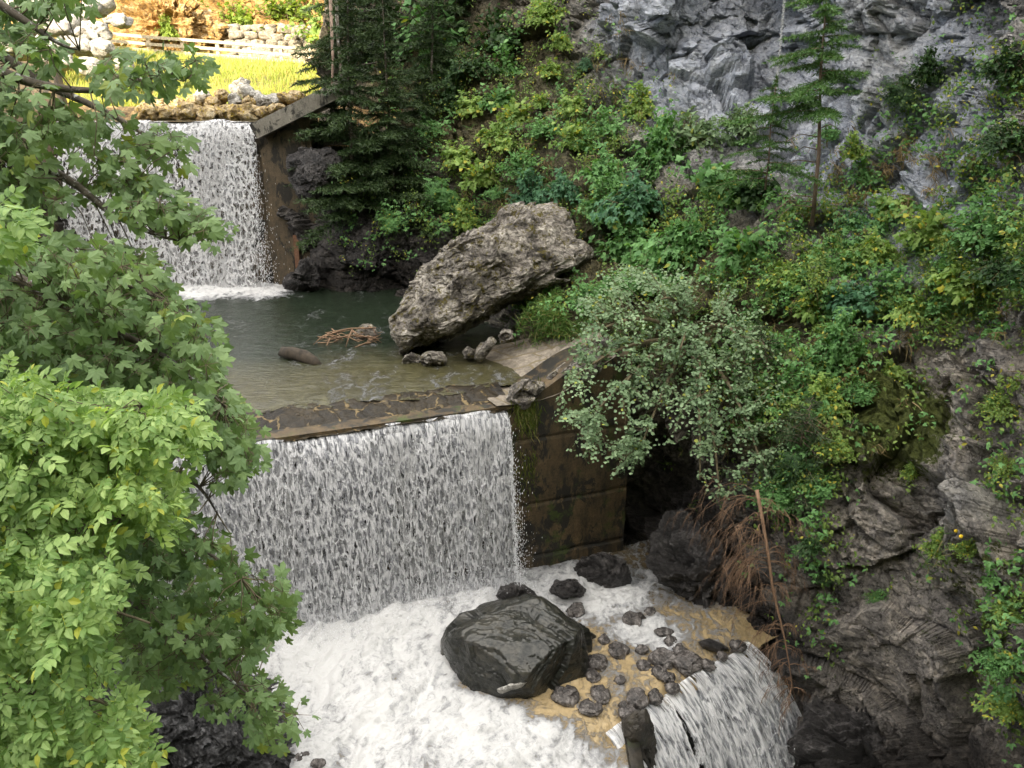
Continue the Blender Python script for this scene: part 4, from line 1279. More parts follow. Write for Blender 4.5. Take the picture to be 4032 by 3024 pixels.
def T_maple():
    pol = [(-90, .10), (-62, .42), (-48, .36), (-40, .40), (-28, .66), (-20, .52), (-8, .50), (8, .52), (20, .60), (34, .92), (46, .80), (54, .62), (62, .48), (72, .80), (84, .92), (90, 1.05)]
    out = []
    for a, r in pol:
        out.append((r * math.cos(rad(a)), r * math.sin(rad(a))))
    left = [(-x, y) for x, y in out[::-1][1:]]
    pts = out + left[:-1]
    V = [(0, .06, 0.0)] + [(x * .62, y * .62 + .30, -.22 * (x * x + max(y, 0) ** 2) * .9) for x, y in pts]
    V = np.array(V)
    n = len(pts)
    F = np.array([(0, 1 + i, 1 + (i + 1) % n) for i in range(n)])
    V[0] = (0, .34, 0.03)
    return V, F


def T_small_lobed():
    r = [(-80, .25), (-40, .55), (-20, .42), (20, .75), (42, .5), (62, .62), (90, 1.0)]
    out = [(q * math.cos(rad(a)) * .75, q * math.sin(rad(a)) * .75 + .25) for a, q in r]
    pts = out + [(-x, y) for x, y in out[::-1][1:]]
    V = np.array([(0, .3, .04)] + [(x, y, -.12 * (x * x + y * y)) for x, y in pts])
    n = len(pts)
    return V, np.array([(0, 1 + i, 1 + (i + 1) % n) for i in range(n)])


def combine(parts):
    VV = []; FF = []; n = 0
    for V, F in parts:
        VV.append(V); FF.append(F + n); n += len(V)
    return np.concatenate(VV), np.concatenate(FF)


def place(T, pos, ang, tilt, s):
    V, F = T
    return V * s @ rotm(tilt, 0, ang).T + np.array(pos), F


OV = T_oval(.27, .07, .15)
TRI = combine([place(OV, (0, 0, 0), 0, -.1, 1.0), place(OV, (0, .05, 0), rad(62), -.1, .85), place(OV, (0, .05, 0), rad(-62), -.1, .85)])
ELD = combine([place(OV, (0, .95, -.12), 0, -.35, .62)] + [place(OV, (0, y, -.05 * y), rad(sg * 62), -.18, sc) for y, sc in ((.25, .50), (.58, .58), (.88, .55)) for sg in (-1, 1)]
              + [(np.array([(-.015, 0, 0), (.015, 0, 0), (.01, 1.0, -.12), (-.01, 1.0, -.12)]), np.array([(0, 1, 2), (0, 2, 3)]))])
PINN = combine([place(OV, (0, 1.0, -.2), 0, -.3, .35)] + [place(T_oval(.22, .03, .1), (0, y, -.15 * y * y), rad(sg * 70), -.1, .42 - .12 * y) for y in (.12, .3, .48, .66, .84) for sg in (-1, 1)])
MAP = T_maple(); LOB = T_small_lobed(); RND = T_oval(.42, .06, .08)
NEED = (np.array([(-.045, 0, 0), (.045, 0, 0), (0, 1, 0)]), np.array([(0, 1, 2)]))
BLADE = (np.array([(-.03, 0, 0), (.03, 0, 0), (.022, .5, .05), (-.022, .5, .05), (0, 1, -.22)]), np.array([(0, 1, 2), (0, 2, 3), (3, 2, 4)]))


def leaves(T, pos, nrm, tip, size):
    V, F = T
    y = unit(tip); z = unit(nrm - (nrm * y).sum(-1, keepdims=True) * y); x = np.cross(y, z)
    W = pos[:, None] + size[:, None, None] * (V[None, :, :1] * x[:, None] + V[None, :, 1:2] * y[:, None] + V[None, :, 2:3] * z[:, None])
    FF = (F[None] + np.arange(len(pos))[:, None, None] * len(V)).reshape(-1, 3)
    return W.reshape(-1, 3), FF


def rn(n, s=1.0):
    return rng.normal(size=(n, 3)) * s


class Fol:
    def __init__(s): s.V = []; s.F = []; s.n = 0
    def add(s, VF):
        V, F = VF
        s.V.append(V); s.F.append(F + s.n); s.n += len(V)
    def build(s, name, mat, parent=None, **k):
        return mesh(name, np.concatenate(s.V), np.concatenate(s.F), mat, parent, smooth_=False, **k)


# --- shrub prototypes (unit size: radius about 1, root at origin, leaning +Z)
def shrub_mesh(kind, seed, twigs=90, per=9, T=OV, lsize=.12, shape=(1, 1, .8), weep=.2, lump=.45, up=.7, cup=0.35):
    r = np.random.default_rng(seed)
    d = unit(r.normal(size=(twigs, 3))); d[:, 2] = np.abs(d[:, 2]) * .9 + .0
    rad_ = (1 - lump + lump * 2 * (0.5 + .5 * vnoise(d * 1.6 + seed * 3.1, seed))) * r.uniform(.45, 1.0, twigs) ** .6
    tips = d * rad_[:, None] * np.array(shape)
    tips[:, 2] += .1
    fol = Fol(); st = Buf()
    for i in range(twigs):
        t = tips[i]; s0 = t * .35 + r.normal(size=3) * .05
        c = (s0 + t) / 2 + np.array([0, 0, .12])
        u = np.linspace(0, 1, per)
        end = t + np.array([0, 0, -weep * r.uniform(.3, 1)])
        pos = ((1 - u)[:, None] ** 2) * s0 + (2 * u * (1 - u))[:, None] * c + (u ** 2)[:, None] * end
        u2 = np.clip(u, .25, 1)
        dirv = unit(end - s0)
        side = unit(np.cross(dirv, np.array([0, 0, 1.0]) + r.normal(size=3) * .1))
        sg = np.where(np.arange(per) % 2, 1, -1)[:, None]
        tipd = unit(dirv * .6 + side * sg * .9 + r.normal(size=(per, 3)) * .25 + np.array([0, 0, -.15]))
        nrm = unit(np.array([0, 0, up]) + r.normal(size=(per, 3)) * .38 + d[i] * cup)
        fol.add(leaves(T, pos + r.normal(size=(per, 3)) * .03, nrm, tipd, lsize * r.uniform(.65, 1.2, per)))
        if i % 3 == 0:
            st.tube(np.stack([np.zeros(3), s0 * .6 + r.normal(size=3) * .03, s0, c, end]), [.022, .016, .012, .008, .003], 4)
    return (np.concatenate(fol.V), np.concatenate(fol.F)), (np.concatenate(st.v), st.f)


def proto(name, kind, **k):
    fm, sm = shrub_mesh(kind, **k)
    me1 = mesh('foliage', fm[0], fm[1], M_MIDGRN, smooth_=False, origin=(0, 0, 0)); me2 = mesh('stems', sm[0], sm[1], M_TWIG, origin=(0, 0, 0))
    a, b_ = me1.data, me2.data
    bpy.data.objects.remove(me1); bpy.data.objects.remove(me2)
    return a, b_


PR = {
    'oval': [proto('a', 0, seed=1, twigs=120, per=10, T=OV, lsize=.17), proto('a', 0, seed=2, twigs=110, per=10, T=OV, lsize=.17, shape=(1.2, .9, .7))],
    'tri': [proto('b', 0, seed=3, twigs=90, per=8, T=TRI, lsize=.17, lump=.6), proto('b', 0, seed=4, twigs=80, per=8, T=TRI, lsize=.18, shape=(.9, .9, 1.1), lump=.6)],
    'lobed': [proto('c', 0, seed=5, twigs=85, per=8, T=LOB, lsize=.20, lump=.6), proto('c', 0, seed=6, twigs=75, per=8, T=LOB, lsize=.21, lump=.65, shape=(1.1, .8, .9))],
    'pinn': [proto('d', 0, seed=7, twigs=60, per=7, T=PINN, lsize=.36, lump=.6, weep=.35)],
    'small': [proto('e', 0, seed=8, twigs=170, per=12, T=RND, lsize=.085, lump=.5), proto('e', 0, seed=9, twigs=150, per=12, T=RND, lsize=.085, lump=.6, shape=(1.2, .9, .8))],
    'round': [proto('f', 0, seed=10, twigs=60, per=7, T=RND, lsize=.19, lump=.6)],
}
_mc = {}


def mesh_with(me, mat):
    k = (me.name, mat.name)
    if k not in _mc:
        c = me.copy(); c.materials.clear(); c.materials.append(mat); _mc[k] = c
    return _mc[k]


KIND_NAME = {'oval': 'leafy_shrub', 'tri': 'bramble', 'lobed': 'maple_sapling', 'pinn': 'rowan_sapling', 'small': 'small_leaved_shrub', 'round': 'hazel_shrub'}
cnt = {}


def shrub(kind, px, py, wpx, mat, label, hpx=None, Y=None, cat='shrub', group='shrubs on the gorge side', out=.25, lean=None):
    c = SURF.at(px, py) if Y is None else P(px, py, Y)
    s = np.linalg.norm(c) / FPX * wpx / 2
    hs = np.linalg.norm(c) / FPX * (hpx or wpx * .8) / 2
    cnt[kind] = cnt.get(kind, 0) + 1
    me = PR[kind][cnt[kind] % len(PR[kind])]
    base = c - unit(c) * (s * out) * 1.0 - np.array([0, 0, hs * .6])
    o = empty(KIND_NAME[kind], base, label, cat, group)
    o.rotation_euler = (rng.uniform(.05, .35), rng.uniform(-.15, .15), rng.uniform(-.9, .9)) if lean is None else lean
    sc = (s * .86, s * .66, hs * 1.42)
    o.scale = sc
    for m_, nm, mt in ((me[0], 'foliage', mat), (me[1], 'stems', M_TWIG)):
        q = bpy.data.objects.new(nm, mesh_with(m_, mt)); COL.objects.link(q); q.parent = o
    return o


SH = [
 # centre column of yellow-green saplings
 ('lobed', 560, 38, 34, M_YELGRN, 'yellow-green maple sapling high up beside the cliff left edge'),
 ('lobed', 548, 66, 34, M_YELGRN, 'hanging yellow-green sapling directly below the topmost one'),
 ('lobed', 540, 98, 30, M_YELGRN, 'narrow yellow-green sapling in the middle of the hanging column'),
 ('lobed', 470, 100, 46, M_YELGRN, 'bright maple sapling against the dark spruces'),
 ('lobed', 515, 112, 60, M_YELGRN, 'broad light green sapling in the centre of the wooded slope'),
 ('lobed', 573, 100, 46, M_YELGRN, 'light green sapling left of the moss-streaked rock'),
 ('lobed', 575, 132, 54, M_YELGRN, 'wide yellow-green sapling above the blue-green thicket'),
 ('lobed', 458, 150, 50, M_YELGRN, 'light sapling under the broad one, left side'),
 ('lobed', 480, 170, 56, M_YELGRN, 'yellow-green shrub above the dark rock ledge'),
 ('lobed', 505, 140, 36, M_YELGRN, 'small pale sapling between the two wider ones'),
 ('tri', 450, 95, 46, M_DARKGRN, 'dark green bush under the spruce trees'),
 ('pinn', 440, 185, 46, M_MIDGRN, 'drooping ferny sapling over the dark rock'),
 ('pinn', 392, 215, 30, M_MIDGRN, 'small hanging plant on the dark rock face above the pool'),
 ('tri', 412, 212, 24, M_DARKGRN, 'trailing plant near the middle of the dark rock face'),
 ('oval', 498, 190, 30, M_MIDGRN, 'small green bush on the slope left of the tan boulder top'),
 ('tri', 462, 218, 40, M_YELGRN, 'low fern-like bush right above the dark ledge'),
 ('small', 398, 150, 60, M_DARKGRN, 'dark small-leaved bush in the shade of the spruces'),
 ('small', 372, 175, 60, M_GREYGRN, 'silvery small-leaved bush low in the spruce shade'),
 ('small', 350, 158, 46, M_DARKGRN, 'dark bush above the rock knob'),
 # top middle
 ('round', 440, 18, 100, M_MIDGRN, 'large-leaved hazel at the top edge left of centre'),
 ('round', 500, 30, 70, M_DARKGRN, 'dark hazel bush at the top edge right of the spruces'),
 ('round', 400, 30, 80, M_DARKGRN, 'dark round-leaved bush among the spruce trunks'),
 ('oval', 545, 8, 50, M_YELGRN, 'sunny green bush at the top edge beside the cliff'),
 ('oval', 472, 60, 60, M_DARKGRN, 'shaded bush below the hazel in the dark hollow'),
 ('small', 585, 62, 24, M_BLUEGRN, 'tiny dark blue-green bush on the mossy rock'),
 ('round', 600, 50, 22, M_YELGRN, 'small pale sapling alone on the mossy rock face'),
 ('round', 505, 62, 60, M_MIDGRN, 'hazel bough in the upper centre right of the dark hollow'),
 ('oval', 440, 55, 60, M_MIDGRN, 'fresh green bush lit from above among the dark spruces'),
 ('lobed', 500, 95, 50, M_MIDGRN, 'mid green sapling above the broad light green one'),
 ('oval', 545, 125, 44, M_MIDGRN, 'leafy green bush between the hanging column and the wide sapling'),
 ('tri', 430, 120, 44, M_MIDGRN, 'bramble at the right edge of the spruce shade'),
 ('oval', 520, 160, 50, M_MIDGRN, 'green bush just above the blue-green clump'),
 ('lobed', 490, 130, 44, M_YELGRN, 'pale maple sapling left of the small pale one'),
 ('round', 610, 120, 50, M_MIDGRN, 'round-leaved bush on the mossy slope below the lone pale sapling'),
 ('tri', 640, 105, 46, M_YELGRN, 'light bramble at the foot of the grey cliff left part'),
 # blue green thicket behind boulder
 ('tri', 565, 180, 60, M_BLUEGRN, 'blue-green thicket behind the top of the tan boulder'),
 ('tri', 530, 195, 56, M_BLUEGRN, 'blue-green clump at the left of the boulder top'),
 ('tri', 610, 160, 80, M_MIDGRN, 'fresh green bush left half of the thicket above the boulder'),
 ('tri', 655, 150, 84, M_MIDGRN, 'fresh green bush in the middle of the thicket'),
 ('tri', 640, 185, 90, M_BLUEGRN, 'dense blue-green bramble right above the boulder'),
 ('tri', 600, 205, 60, M_MIDGRN, 'green bramble touching the right top of the tan boulder'),
 ('oval', 690, 125, 100, M_GREYGRN, 'arching willow with pale narrow leaves below the bare cliff'),
 ('oval', 740, 118, 60, M_GREYGRN, 'willow branch tips left of the spruce trunk'),
 ('lobed', 715, 175, 90, M_MIDGRN, 'dark maple sapling left of the spruce trunk'),
 ('lobed', 755, 185, 70, M_DARKGRN, 'shadowy sapling close left of the spruce trunk'),
 ('tri', 680, 225, 100, M_MIDGRN, 'wide bramble in the middle of the slope'),
 ('tri', 630, 240, 80, M_MIDGRN, 'bramble right of the tan boulder'),
 ('lobed', 740, 240, 80, M_MIDGRN, 'green sapling left of the spruce foot'),
 ('round', 660, 268, 90, M_MIDGRN, 'round-leaved bush above the grey-green shrub'),
 ('oval', 620, 280, 60, M_MIDGRN, 'bush between the boulder tip and the grey-green shrub'),
 ('oval', 590, 290, 46, M_MIDGRN, 'fresh green plants under the right tip of the tan boulder'),
 # right of spruce
 ('round', 855, 145, 44, M_YELGRN, 'hazel growing at the foot of the pale cliff'),
 ('round', 865, 170, 46, M_MIDGRN, 'round-leaved bush right of the spruce trunk'),
 ('oval', 830, 130, 34, M_MIDGRN, 'small green bush just right of the spruce trunk'),
 ('small', 850, 215, 60, M_BLUEGRN, 'blue-green bush right of the spruce foot'),
 ('lobed', 895, 200, 56, M_YELGRN, 'yellow-green sapling with autumn leaves below the cliff'),
 ('lobed', 930, 220, 70, M_YELGRN, 'broad yellow-green sapling with yellow leaf tips'),
 ('tri', 880, 240, 70, M_YELGRN, 'yellow-green bramble in the middle right slope'),
 ('oval', 990, 220, 70, M_MIDGRN, 'dark green bush at the right edge, upper half'),
 ('oval', 1010, 260, 70, M_DARKGRN, 'dark bush at the right edge below the mossy rocks'),
 ('oval', 1005, 60, 60, M_DARKGRN, 'hanging dark bush in the upper right corner'),
 ('oval', 1012, 130, 60, M_DARKGRN, 'trailing green bush at the right edge beside the lichen rocks'),
 ('tri', 925, 70, 40, M_DARKGRN, 'mossy green tuft on the pale cliff near the right edge'),
 ('pinn', 905, 85, 40, M_DARKGRN, 'green seedlings on the moss cushion of the cliff'),
 ('oval', 830, 262, 60, M_MIDGRN, 'bush under the spruce foot, right side'),
 ('oval', 790, 270, 60, M_YELGRN, 'straggly yellow-green bush under the spruce foot'),
 ('lobed', 850, 290, 60, M_BLUEGRN, 'blue-green sapling in the middle of the right slope'),
 ('lobed', 810, 300, 60, M_YELGRN, 'light green sapling right of the grey-green shrub'),
 ('lobed', 960, 270, 70, M_YELGRN, 'yellow-tipped sapling above the brown rock'),
 ('tri', 910, 300, 60, M_YELGRN, 'bramble hanging at the upper edge of the brown rock'),
 ('oval', 780, 345, 70, M_MIDGRN, 'leafy bush right of the grey-green shrub at mid height'),
 ('tri', 835, 340, 70, M_MIDGRN, 'green bramble in the centre of the right slope'),
 ('tri', 895, 365, 46, M_YELGRN, 'pale bramble hanging over the mossy brown rock'),
 ('oval', 860, 385, 50, M_MIDGRN, 'small bush left of the mossy brown rock'),
 ('tri', 820, 400, 60, M_YELGRN, 'yellow-green bramble low on the right slope'),
 ('tri', 840, 440, 46, M_YELGRN, 'small yellow-green clump on the rock below the slope'),
 ('pinn', 800, 455, 60, M_DARKGRN, 'dark ferny bush beside the overhanging shrub'),
 ('oval', 780, 490, 60, M_MIDGRN, 'bush hanging above the dead spruce'),
 ('oval', 822, 478, 50, M_MIDGRN, 'grey-green bush right above the dead spruce'),
 
 ('tri', 910, 470, 26, M_YELGRN, 'small plant in the rock gully'),
 ('tri', 810, 540, 40, M_DARKGRN, 'dark ivy clump beside the dead spruce trunk'),
 ('tri', 935, 545, 36, M_YELGRN, 'bright green tuft with yellow flowers on the brown rock'),
 ('oval', 965, 545, 30, M_YELGRN, 'flowering plant right of the bright tuft'),
 ('small', 877, 595, 30, M_MIDGRN, 'small green clump lower down on the brown rock'),
 ('small', 825, 575, 26, M_DARKGRN, 'little plant on the rock right of the dead spruce'),
 ('oval', 1010, 610, 34, M_YELGRN, 'moss-green plants at the right edge below the ledge'),
 ('oval', 1000, 660, 36, M_MIDGRN, 'green plants at the lower right edge'),
 ('tri', 1010, 700, 50, M_YELGRN, 'yellow-green plant in the lower right corner'),
 ('small', 1000, 400, 46, M_YELGRN, 'thin climbing plant on the rock at the right edge'),
 ('small', 1005, 460, 40, M_YELGRN, 'small-leaved plant on the ledge at the right edge'),
 ('oval', 945, 300, 46, M_MIDGRN, 'green tuft at the right above the brown rock'),
]
for k, x, y, w, m, lab in SH:
    shrub(k, x, y, w, m, lab)

# bushes on the sunlit hillside
for k, x, y, w, m, yd, lab in [('oval', 190, 8, 60, M_SUNGRN, 56, 'sunlit bush above the orange outcrop'), ('oval', 235, 12, 70, M_SUNGRN, 55, 'bright sunlit bush in the middle of the far hillside'),
                               ('oval', 285, 10, 80, M_SUNGRN, 55, 'sunlit bush above the stone wall'), ('round', 320, 22, 60, M_YELGRN, 52, 'bush at the right end of the stone wall'),
                               ('oval', 160, -6, 60, M_SUNGRN, 58, 'sunlit bush at the top edge left of the others'), ('oval', 128, 78, 40, M_SUNGRN, 37, 'reddish-green bush at the left end of the grass'),
                               ('tri', 168, 30, 26, M_SUNGRN, 50.5, 'small green bush on the orange outcrop'), ('oval', 120, -8, 60, M_SUNGRN, 60, 'bush on the far hillside at the top left')]:
    shrub(k, x, y, w, m, lab, Y=yd, group='bushes on the sunlit hillside')


# --- big overhanging grey-green shrub (its own meshes)
def big_shrub():
    root = P(690, 345, 19.3)
    t = thing('overhanging_shrub', root, 'large grey-green small-leaved shrub hanging over the dark recess right of the middle waterfall', 'shrub')
    poly = np.array([(575, 300), (600, 268), (640, 262), (690, 268), (740, 285), (770, 320), (795, 370), (805, 430), (815, 480), (780, 505), (735, 490), (720, 510), (700, 490), (690, 455), (660, 440),
                     (640, 470), (610, 480), (600, 465), (575, 470), (568, 450), (590, 430), (560, 430), (548, 418), (555, 400), (585, 385), (560, 375), (570, 340)], float)
    fol = Fol(); st = Buf(); st2 = Buf()
    n = 0
    mains = []
    for (x, y, Yd) in [(600, 330, 17.3), (590, 420, 16.9), (640, 450, 16.6), (700, 480, 16.2), (760, 460, 15.9), (740, 340, 17.2), (660, 300, 17.9), (620, 390, 16.8), (700, 400, 16.3), (720, 500, 16.0), (570, 380, 17.0), (680, 350, 16.8)]:
        e = P(x, y, Yd)
        c = (root + e) / 2 + np.array([0, -.4, 1.0])
        u = np.linspace(0, 1, 9)[:, None]
        pl = (1 - u) ** 2 * root + 2 * u * (1 - u) * c + u ** 2 * e
        st.tube(pl, np.linspace(.07, .02, 9), 5); mains.append(pl)
    M = np.concatenate([m[3:] for m in mains])
    while n < 1400:
        x = rng.uniform(545, 820); y = rng.uniform(258, 515)
        if poly_radius(poly, np.array([680., 380.]), np.array([math.atan2(y - 380, x - 680)]))[0] < math.hypot(x - 680, y - 380): continue
        cl = vnoise(np.array([x / 22., y / 18., 1.]), 5)
        if cl < -.15 and rng.random() < .82: continue
        depth = rng.random() ** 1.5
        front = np.interp(y, [260, 330, 420, 500], [18.4, 17.0, 15.9, 15.6]) + .0 * abs(x - 680) / 100
        Yd = front + 2.6 * depth + .5 * cl
        tip = P(x, y, Yd)
        n += 1
        j = np.argmin(((M - tip) ** 2).sum(1)); a = M[j]
        s0 = tip + unit((a - tip)[None])[0] * min(.8, np.linalg.norm(a - tip)) + np.array([0, 0, .1])
        mid = (s0 + tip) / 2 + np.array([0, 0, .12])
        per = 10
        u = np.linspace(.15, 1, per)[:, None]
        pos = (1 - u) ** 2 * s0 + 2 * u * (1 - u) * mid + u ** 2 * tip
        dv = unit((tip - s0)[None])[0]
        side = unit(np.cross(dv, np.array([0, 0, 1.0]) + rng.normal(size=3) * .2)[None])[0]
        sg = np.where(np.arange(per) % 2, 1, -1)[:, None]
        td = unit(dv * .7 + side * sg + rn(per, .3) + np.array([0, 0, -.25]))
        nm = unit(np.array([-.05, -.35, .75]) + rn(per, .42))
        fol.add(leaves(RND, pos + rn(per, .03), nm, td, rng.uniform(.055, .105, per)))
        if n % 4 == 0: st2.tube(np.stack([a, s0, mid, tip]), [.012, .008, .006, .003], 3)
    fol.build('foliage', M_GREYGRN, t)
    st.build('branches', M_TWIG, t); st2.build('twigs', M_TWIG, t)


big_shrub()


# --- spruces
def spruce_meshes(H, nb, seed, crown0=.25, spread=1.3, droop=.25, dens=1.0, needle=.05, side=None, lowdead=True):
    r = np.random.default_rng(seed)
    fol = Fol(); st = Buf(); dead = Buf()
    st.tube([(0, 0, 0), (.05, 0, H * .3), (-.03, .02, H * .6), (0, 0, H)], [.068 * H / 7, .055 * H / 7, .038 * H / 7, .01], 8)
    P_, N_, T_, S_ = [], [], [], []
    for i in range(nb):
        f = crown0 + (1 - crown0) * (i + r.random()) / nb
        z = H * f
        ln = spread * (1 - f) ** .75 * r.uniform(.35, 1.2) + .12
        a = r.uniform(0, 2 * math.pi)
        d = np.array([math.cos(a), math.sin(a), 0])
        if side is not None:
            ln *= 1 + .8 * max(0, float(d @ np.array(side)))
        k = 8
        u = np.linspace(0, 1, k)
        pl = np.array([0, 0, z]) + d * (u * ln)[:, None] + np.array([0, 0, 1.0]) * ((.10 + r.normal() * .12) * ln * u - droop * ln * u ** 2 + .12 * ln * u ** 4)[:, None]
        st.tube(pl, np.linspace(.016, .004, k), 3)
        nt = int(13 * dens * (.5 + ln))
        for j in range(nt):
            uu = (j + 1) / (nt + .5); p = np.array([np.interp(uu, u, pl[:, c]) for c in range(3)])
            sgn = 1 if j % 2 else -1
            sd = np.cross(d, [0, 0, 1]) * sgn
            tl = ln * .38 * (1 - uu * .6) * r.uniform(.6, 1.1)
            td = unit((sd * .8 + d * .65 + np.array([0, 0, -.25]) + r.normal(size=3) * .1)[None])[0]
            m = max(4, int(tl / .012 * dens * .55))
            v = np.linspace(0, 1, m)
            q = p + td * (v * tl)[:, None] + np.array([0, 0, -.08]) * (v ** 2)[:, None] * tl
            nd = unit(td * .75 + r.normal(size=(m, 3)) * .55)
            P_.append(q); T_.append(nd); N_.append(r.normal(size=(m, 3)) + [0, 0, 1]); S_.append(needle * r.uniform(.7, 1.2, m))
        m = int(ln / .02)
        v = np.linspace(0.1, 1, m); q = np.stack([np.interp(v, u, pl[:, c]) for c in range(3)], -1)
        P_.append(q); T_.append(unit(d + r.normal(size=(m, 3)) * .6)); N_.append(r.normal(size=(m, 3)) + [0, 0, 1]); S_.append(needle * np.ones(m))
    m = 60; v = np.linspace(.93, 1.02, m)
    P_.append(np.stack([0 * v, 0 * v, v * H], -1)); T_.append(unit(r.normal(size=(m, 3)) * .6 + [0, 0, 1])); N_.append(r.normal(size=(m, 3))); S_.append(needle * np.ones(m))
    fol.add(leaves((NEED[0] * np.array([2.6, 1, 1]), NEED[1]), np.concatenate(P_), np.concatenate(N_), np.concatenate(T_), np.concatenate(S_)))
    return fol, st


def add_spruce(fol, st, loc, label, mat, bark, rot=(0, 0, 0), sc=1.0, name='spruce_tree', group=None, meshes=None):
    o = empty(name, loc, label, 'spruce', group)
    o.rotation_euler = rot; o.scale = (sc, sc, sc)
    if meshes is None:
        a = fol.build('crown', mat, o, origin=(0, 0, 0)); b_ = st.build('trunk', bark, o, origin=(0, 0, 0))
        return a.data, b_.data
    for m_, nm in zip(meshes, ('crown', 'trunk')):
        q = bpy.data.objects.new(nm, m_); COL.objects.link(q); q.parent = o


# the slender spruce before the pale cliff
sp_base = P(812, 226, 20.4)
Htop = P(800, -40, 20.4)[2] - sp_base[2]
fol, st = spruce_meshes(Htop, 58, 5, crown0=.45, spread=1.75, droop=.30, dens=1.3, needle=.11, side=(-1, -.1, 0))
# a few bare dead twigs on the lower trunk
for z, a, ln in [(.20, 3.3, .9), (.26, 2.8, 1.1), (.31, 3.6, .8), (.36, 3.0, .9), (.39, .2, .5), (.12, 3.5, 1.2), (.08, 2.7, 1.3), (.10, 3.1, 1.4)]:
    d = np.array([math.cos(a), -.3, 0]); z0 = z * Htop
    st.tube([np.array([0, 0, z0]), np.array([0, 0, z0 + .1]) + d * ln * .5, np.array([0, 0, z0 - .25 * (z < .15) - .05]) + d * ln], [.016, .010, .003], 4)
add_spruce(fol, st, sp_base, 'slender spruce with a bare lower trunk standing before the pale grey cliff', M_NEEDLE, M_BARK, rot=(0, rad(-3.5), 0))
# small low spruce bough clump near its foot
fol, st = spruce_meshes(2.6, 34, 8, crown0=.1, spread=1.3, droop=.35, dens=1.1, needle=.10)
b0 = P(765, 190, 20.6)
add_spruce(fol, st, b0, 'low spruce sapling with olive boughs left of the slender spruce trunk', M_NEEDLE, M_BARK, rot=(0, 0, 1))
# dark spruces centre left
fol, st = spruce_meshes(9.0, 120, 21, crown0=.04, spread=2.3, droop=.32, dens=.9, needle=.17)
first = None
for i, (x, y, Yd, sc, lab) in enumerate([(352, 225, 29.6, .95, 'dark spruce nearest the upper weir, its pale trunk facing the far bank'), (395, 215, 30.0, .85, 'dark spruce second from the upper weir'),
                                         (345, 130, 35.5, 1.0, 'dark spruce standing behind the one nearest the weir'), (432, 150, 32.0, .8, 'dark spruce furthest right of the group, beside the pale saplings'),
                                         (385, 110, 35.5, .9, 'spruce at the back in the middle of the dark group'), (455, 60, 34.5, .8, 'shadowed spruce at the top of the dark hollow')]):
    r_ = add_spruce(fol, st, P(x, y, Yd), lab, M_NEEDLE_D, M_BARK_D, rot=(0, rad(rng.uniform(-3, 3)), i * 1.3), sc=sc, group='dark spruces above the middle pool', meshes=first)
    if first is None: first = r_
# small spruces on the right slope
fol, st = spruce_meshes(2.6, 46, 31, crown0=.05, spread=1.15, droop=.3, dens=1.0, needle=.10)
first = None
for i, (x, y, Yd, sc, lab) in enumerate([(790, 480, 15.9, .9, 'small spruce beside the overhanging grey-green shrub'), (815, 520, 15.4, .9, 'low spruce boughs above the dead spruce'), (775, 410, 17.0, .8, 'small spruce half hidden behind the grey-green shrub'),
                                         (600, 250, 24.2, .6, 'young spruce behind the tip of the tan boulder')]):
    r_ = add_spruce(fol, st, P(x, y, Yd), lab, M_NEEDLE_D if i < 3 else M_NEEDLE, M_BARK, rot=(.3, 0, i * 2.), sc=sc, group='young spruces on the right slope', meshes=first)
    if first is None: first = r_


# thin bare birch stems among spruces
for i, (pts, lab) in enumerate([([(336, -10, 31.5), (338, 40, 31.3), (342, 80, 31.2), (345, 118, 31)], 'white-spotted thin birch stem in front of the dark spruces'),
                                ([(330, -10, 33), (333, 60, 32.6), (331, 110, 32)], 'reddish bare stem at the edge of the dark spruces'),
                                ([(352, 66, 31), (375, 63, 30.8), (402, 60, 30.7)], 'pale fallen stick lying across the dark spruce branches')]):
    b = Buf(); pl = np.array([P(*p) for p in pts]); b.tube(pl, np.linspace(.07, .035, len(pl)) if i < 2 else np.linspace(.03, .015, len(pl)), 6)
    tag(b.build('bare_stem' if i < 2 else 'fallen_stick', M_BARK_D if i != 1 else M_BARK), lab, 'stem' if i < 2 else 'stick')


# dead spruce hanging upside down
def dead_spruce():
    pts = [(757, 490, 15.0), (766, 540, 14.75), (773, 590, 14.4), (785, 640, 14.15), (795, 700, 13.8)]
    pl = np.array([P(*p) for p in pts])
    t = thing('dead_spruce', pl[0], 'dead brown spruce hanging head down beside the small lower waterfall', 'dead tree')
    b = Buf(); b.tube(pl, [.042, .036, .03, .02, .006], 7); b.build('trunk', M_DEAD, t)
    b = Buf()
    ax = unit((pl[-1] - pl[0])[None])[0]
    def sub(p, d, ln, lv):
        k = 5; u = np.linspace(0, 1, k)[:, None]
        down = np.array([0, 0, -1.0])
        q = p + d * u * ln + down * (u ** 2) * ln * .85
        b.tube(q, np.linspace([.009, .0042, .003][lv], .0015 if lv else .0025, k), 3)
        if lv < 2:
            nn = 6 if lv == 0 else 4
            for j in range(nn):
                uu = rng.uniform(.25, 1)
                pp = p + d * uu * ln + down * uu ** 2 * ln * .65
                dd = unit((d * .55 + down * .75 + rng.normal(size=3) * .33)[None])[0]
                sub(pp, dd, ln * rng.uniform(.3, .5), lv + 1)
    for i in range(60):
        f = rng.random() ** 1.1
        p = np.array([np.interp(f * 4, range(5), pl[:, c]) for c in range(3)])
        left = rng.random() < .6
        d = unit((np.array([(-1 if left else .6), rng.uniform(-.8, .5), .55 if left else .15]) + rng.normal(size=3) * .35)[None])[0]
        ln = (1.0 * (1 - f) ** .6 + .5) * rng.uniform(.55, 1.0) * (1 if left else .7)
        sub(p, d, ln, 0)
    b.build('branches', M_DEAD, t)


dead_spruce()

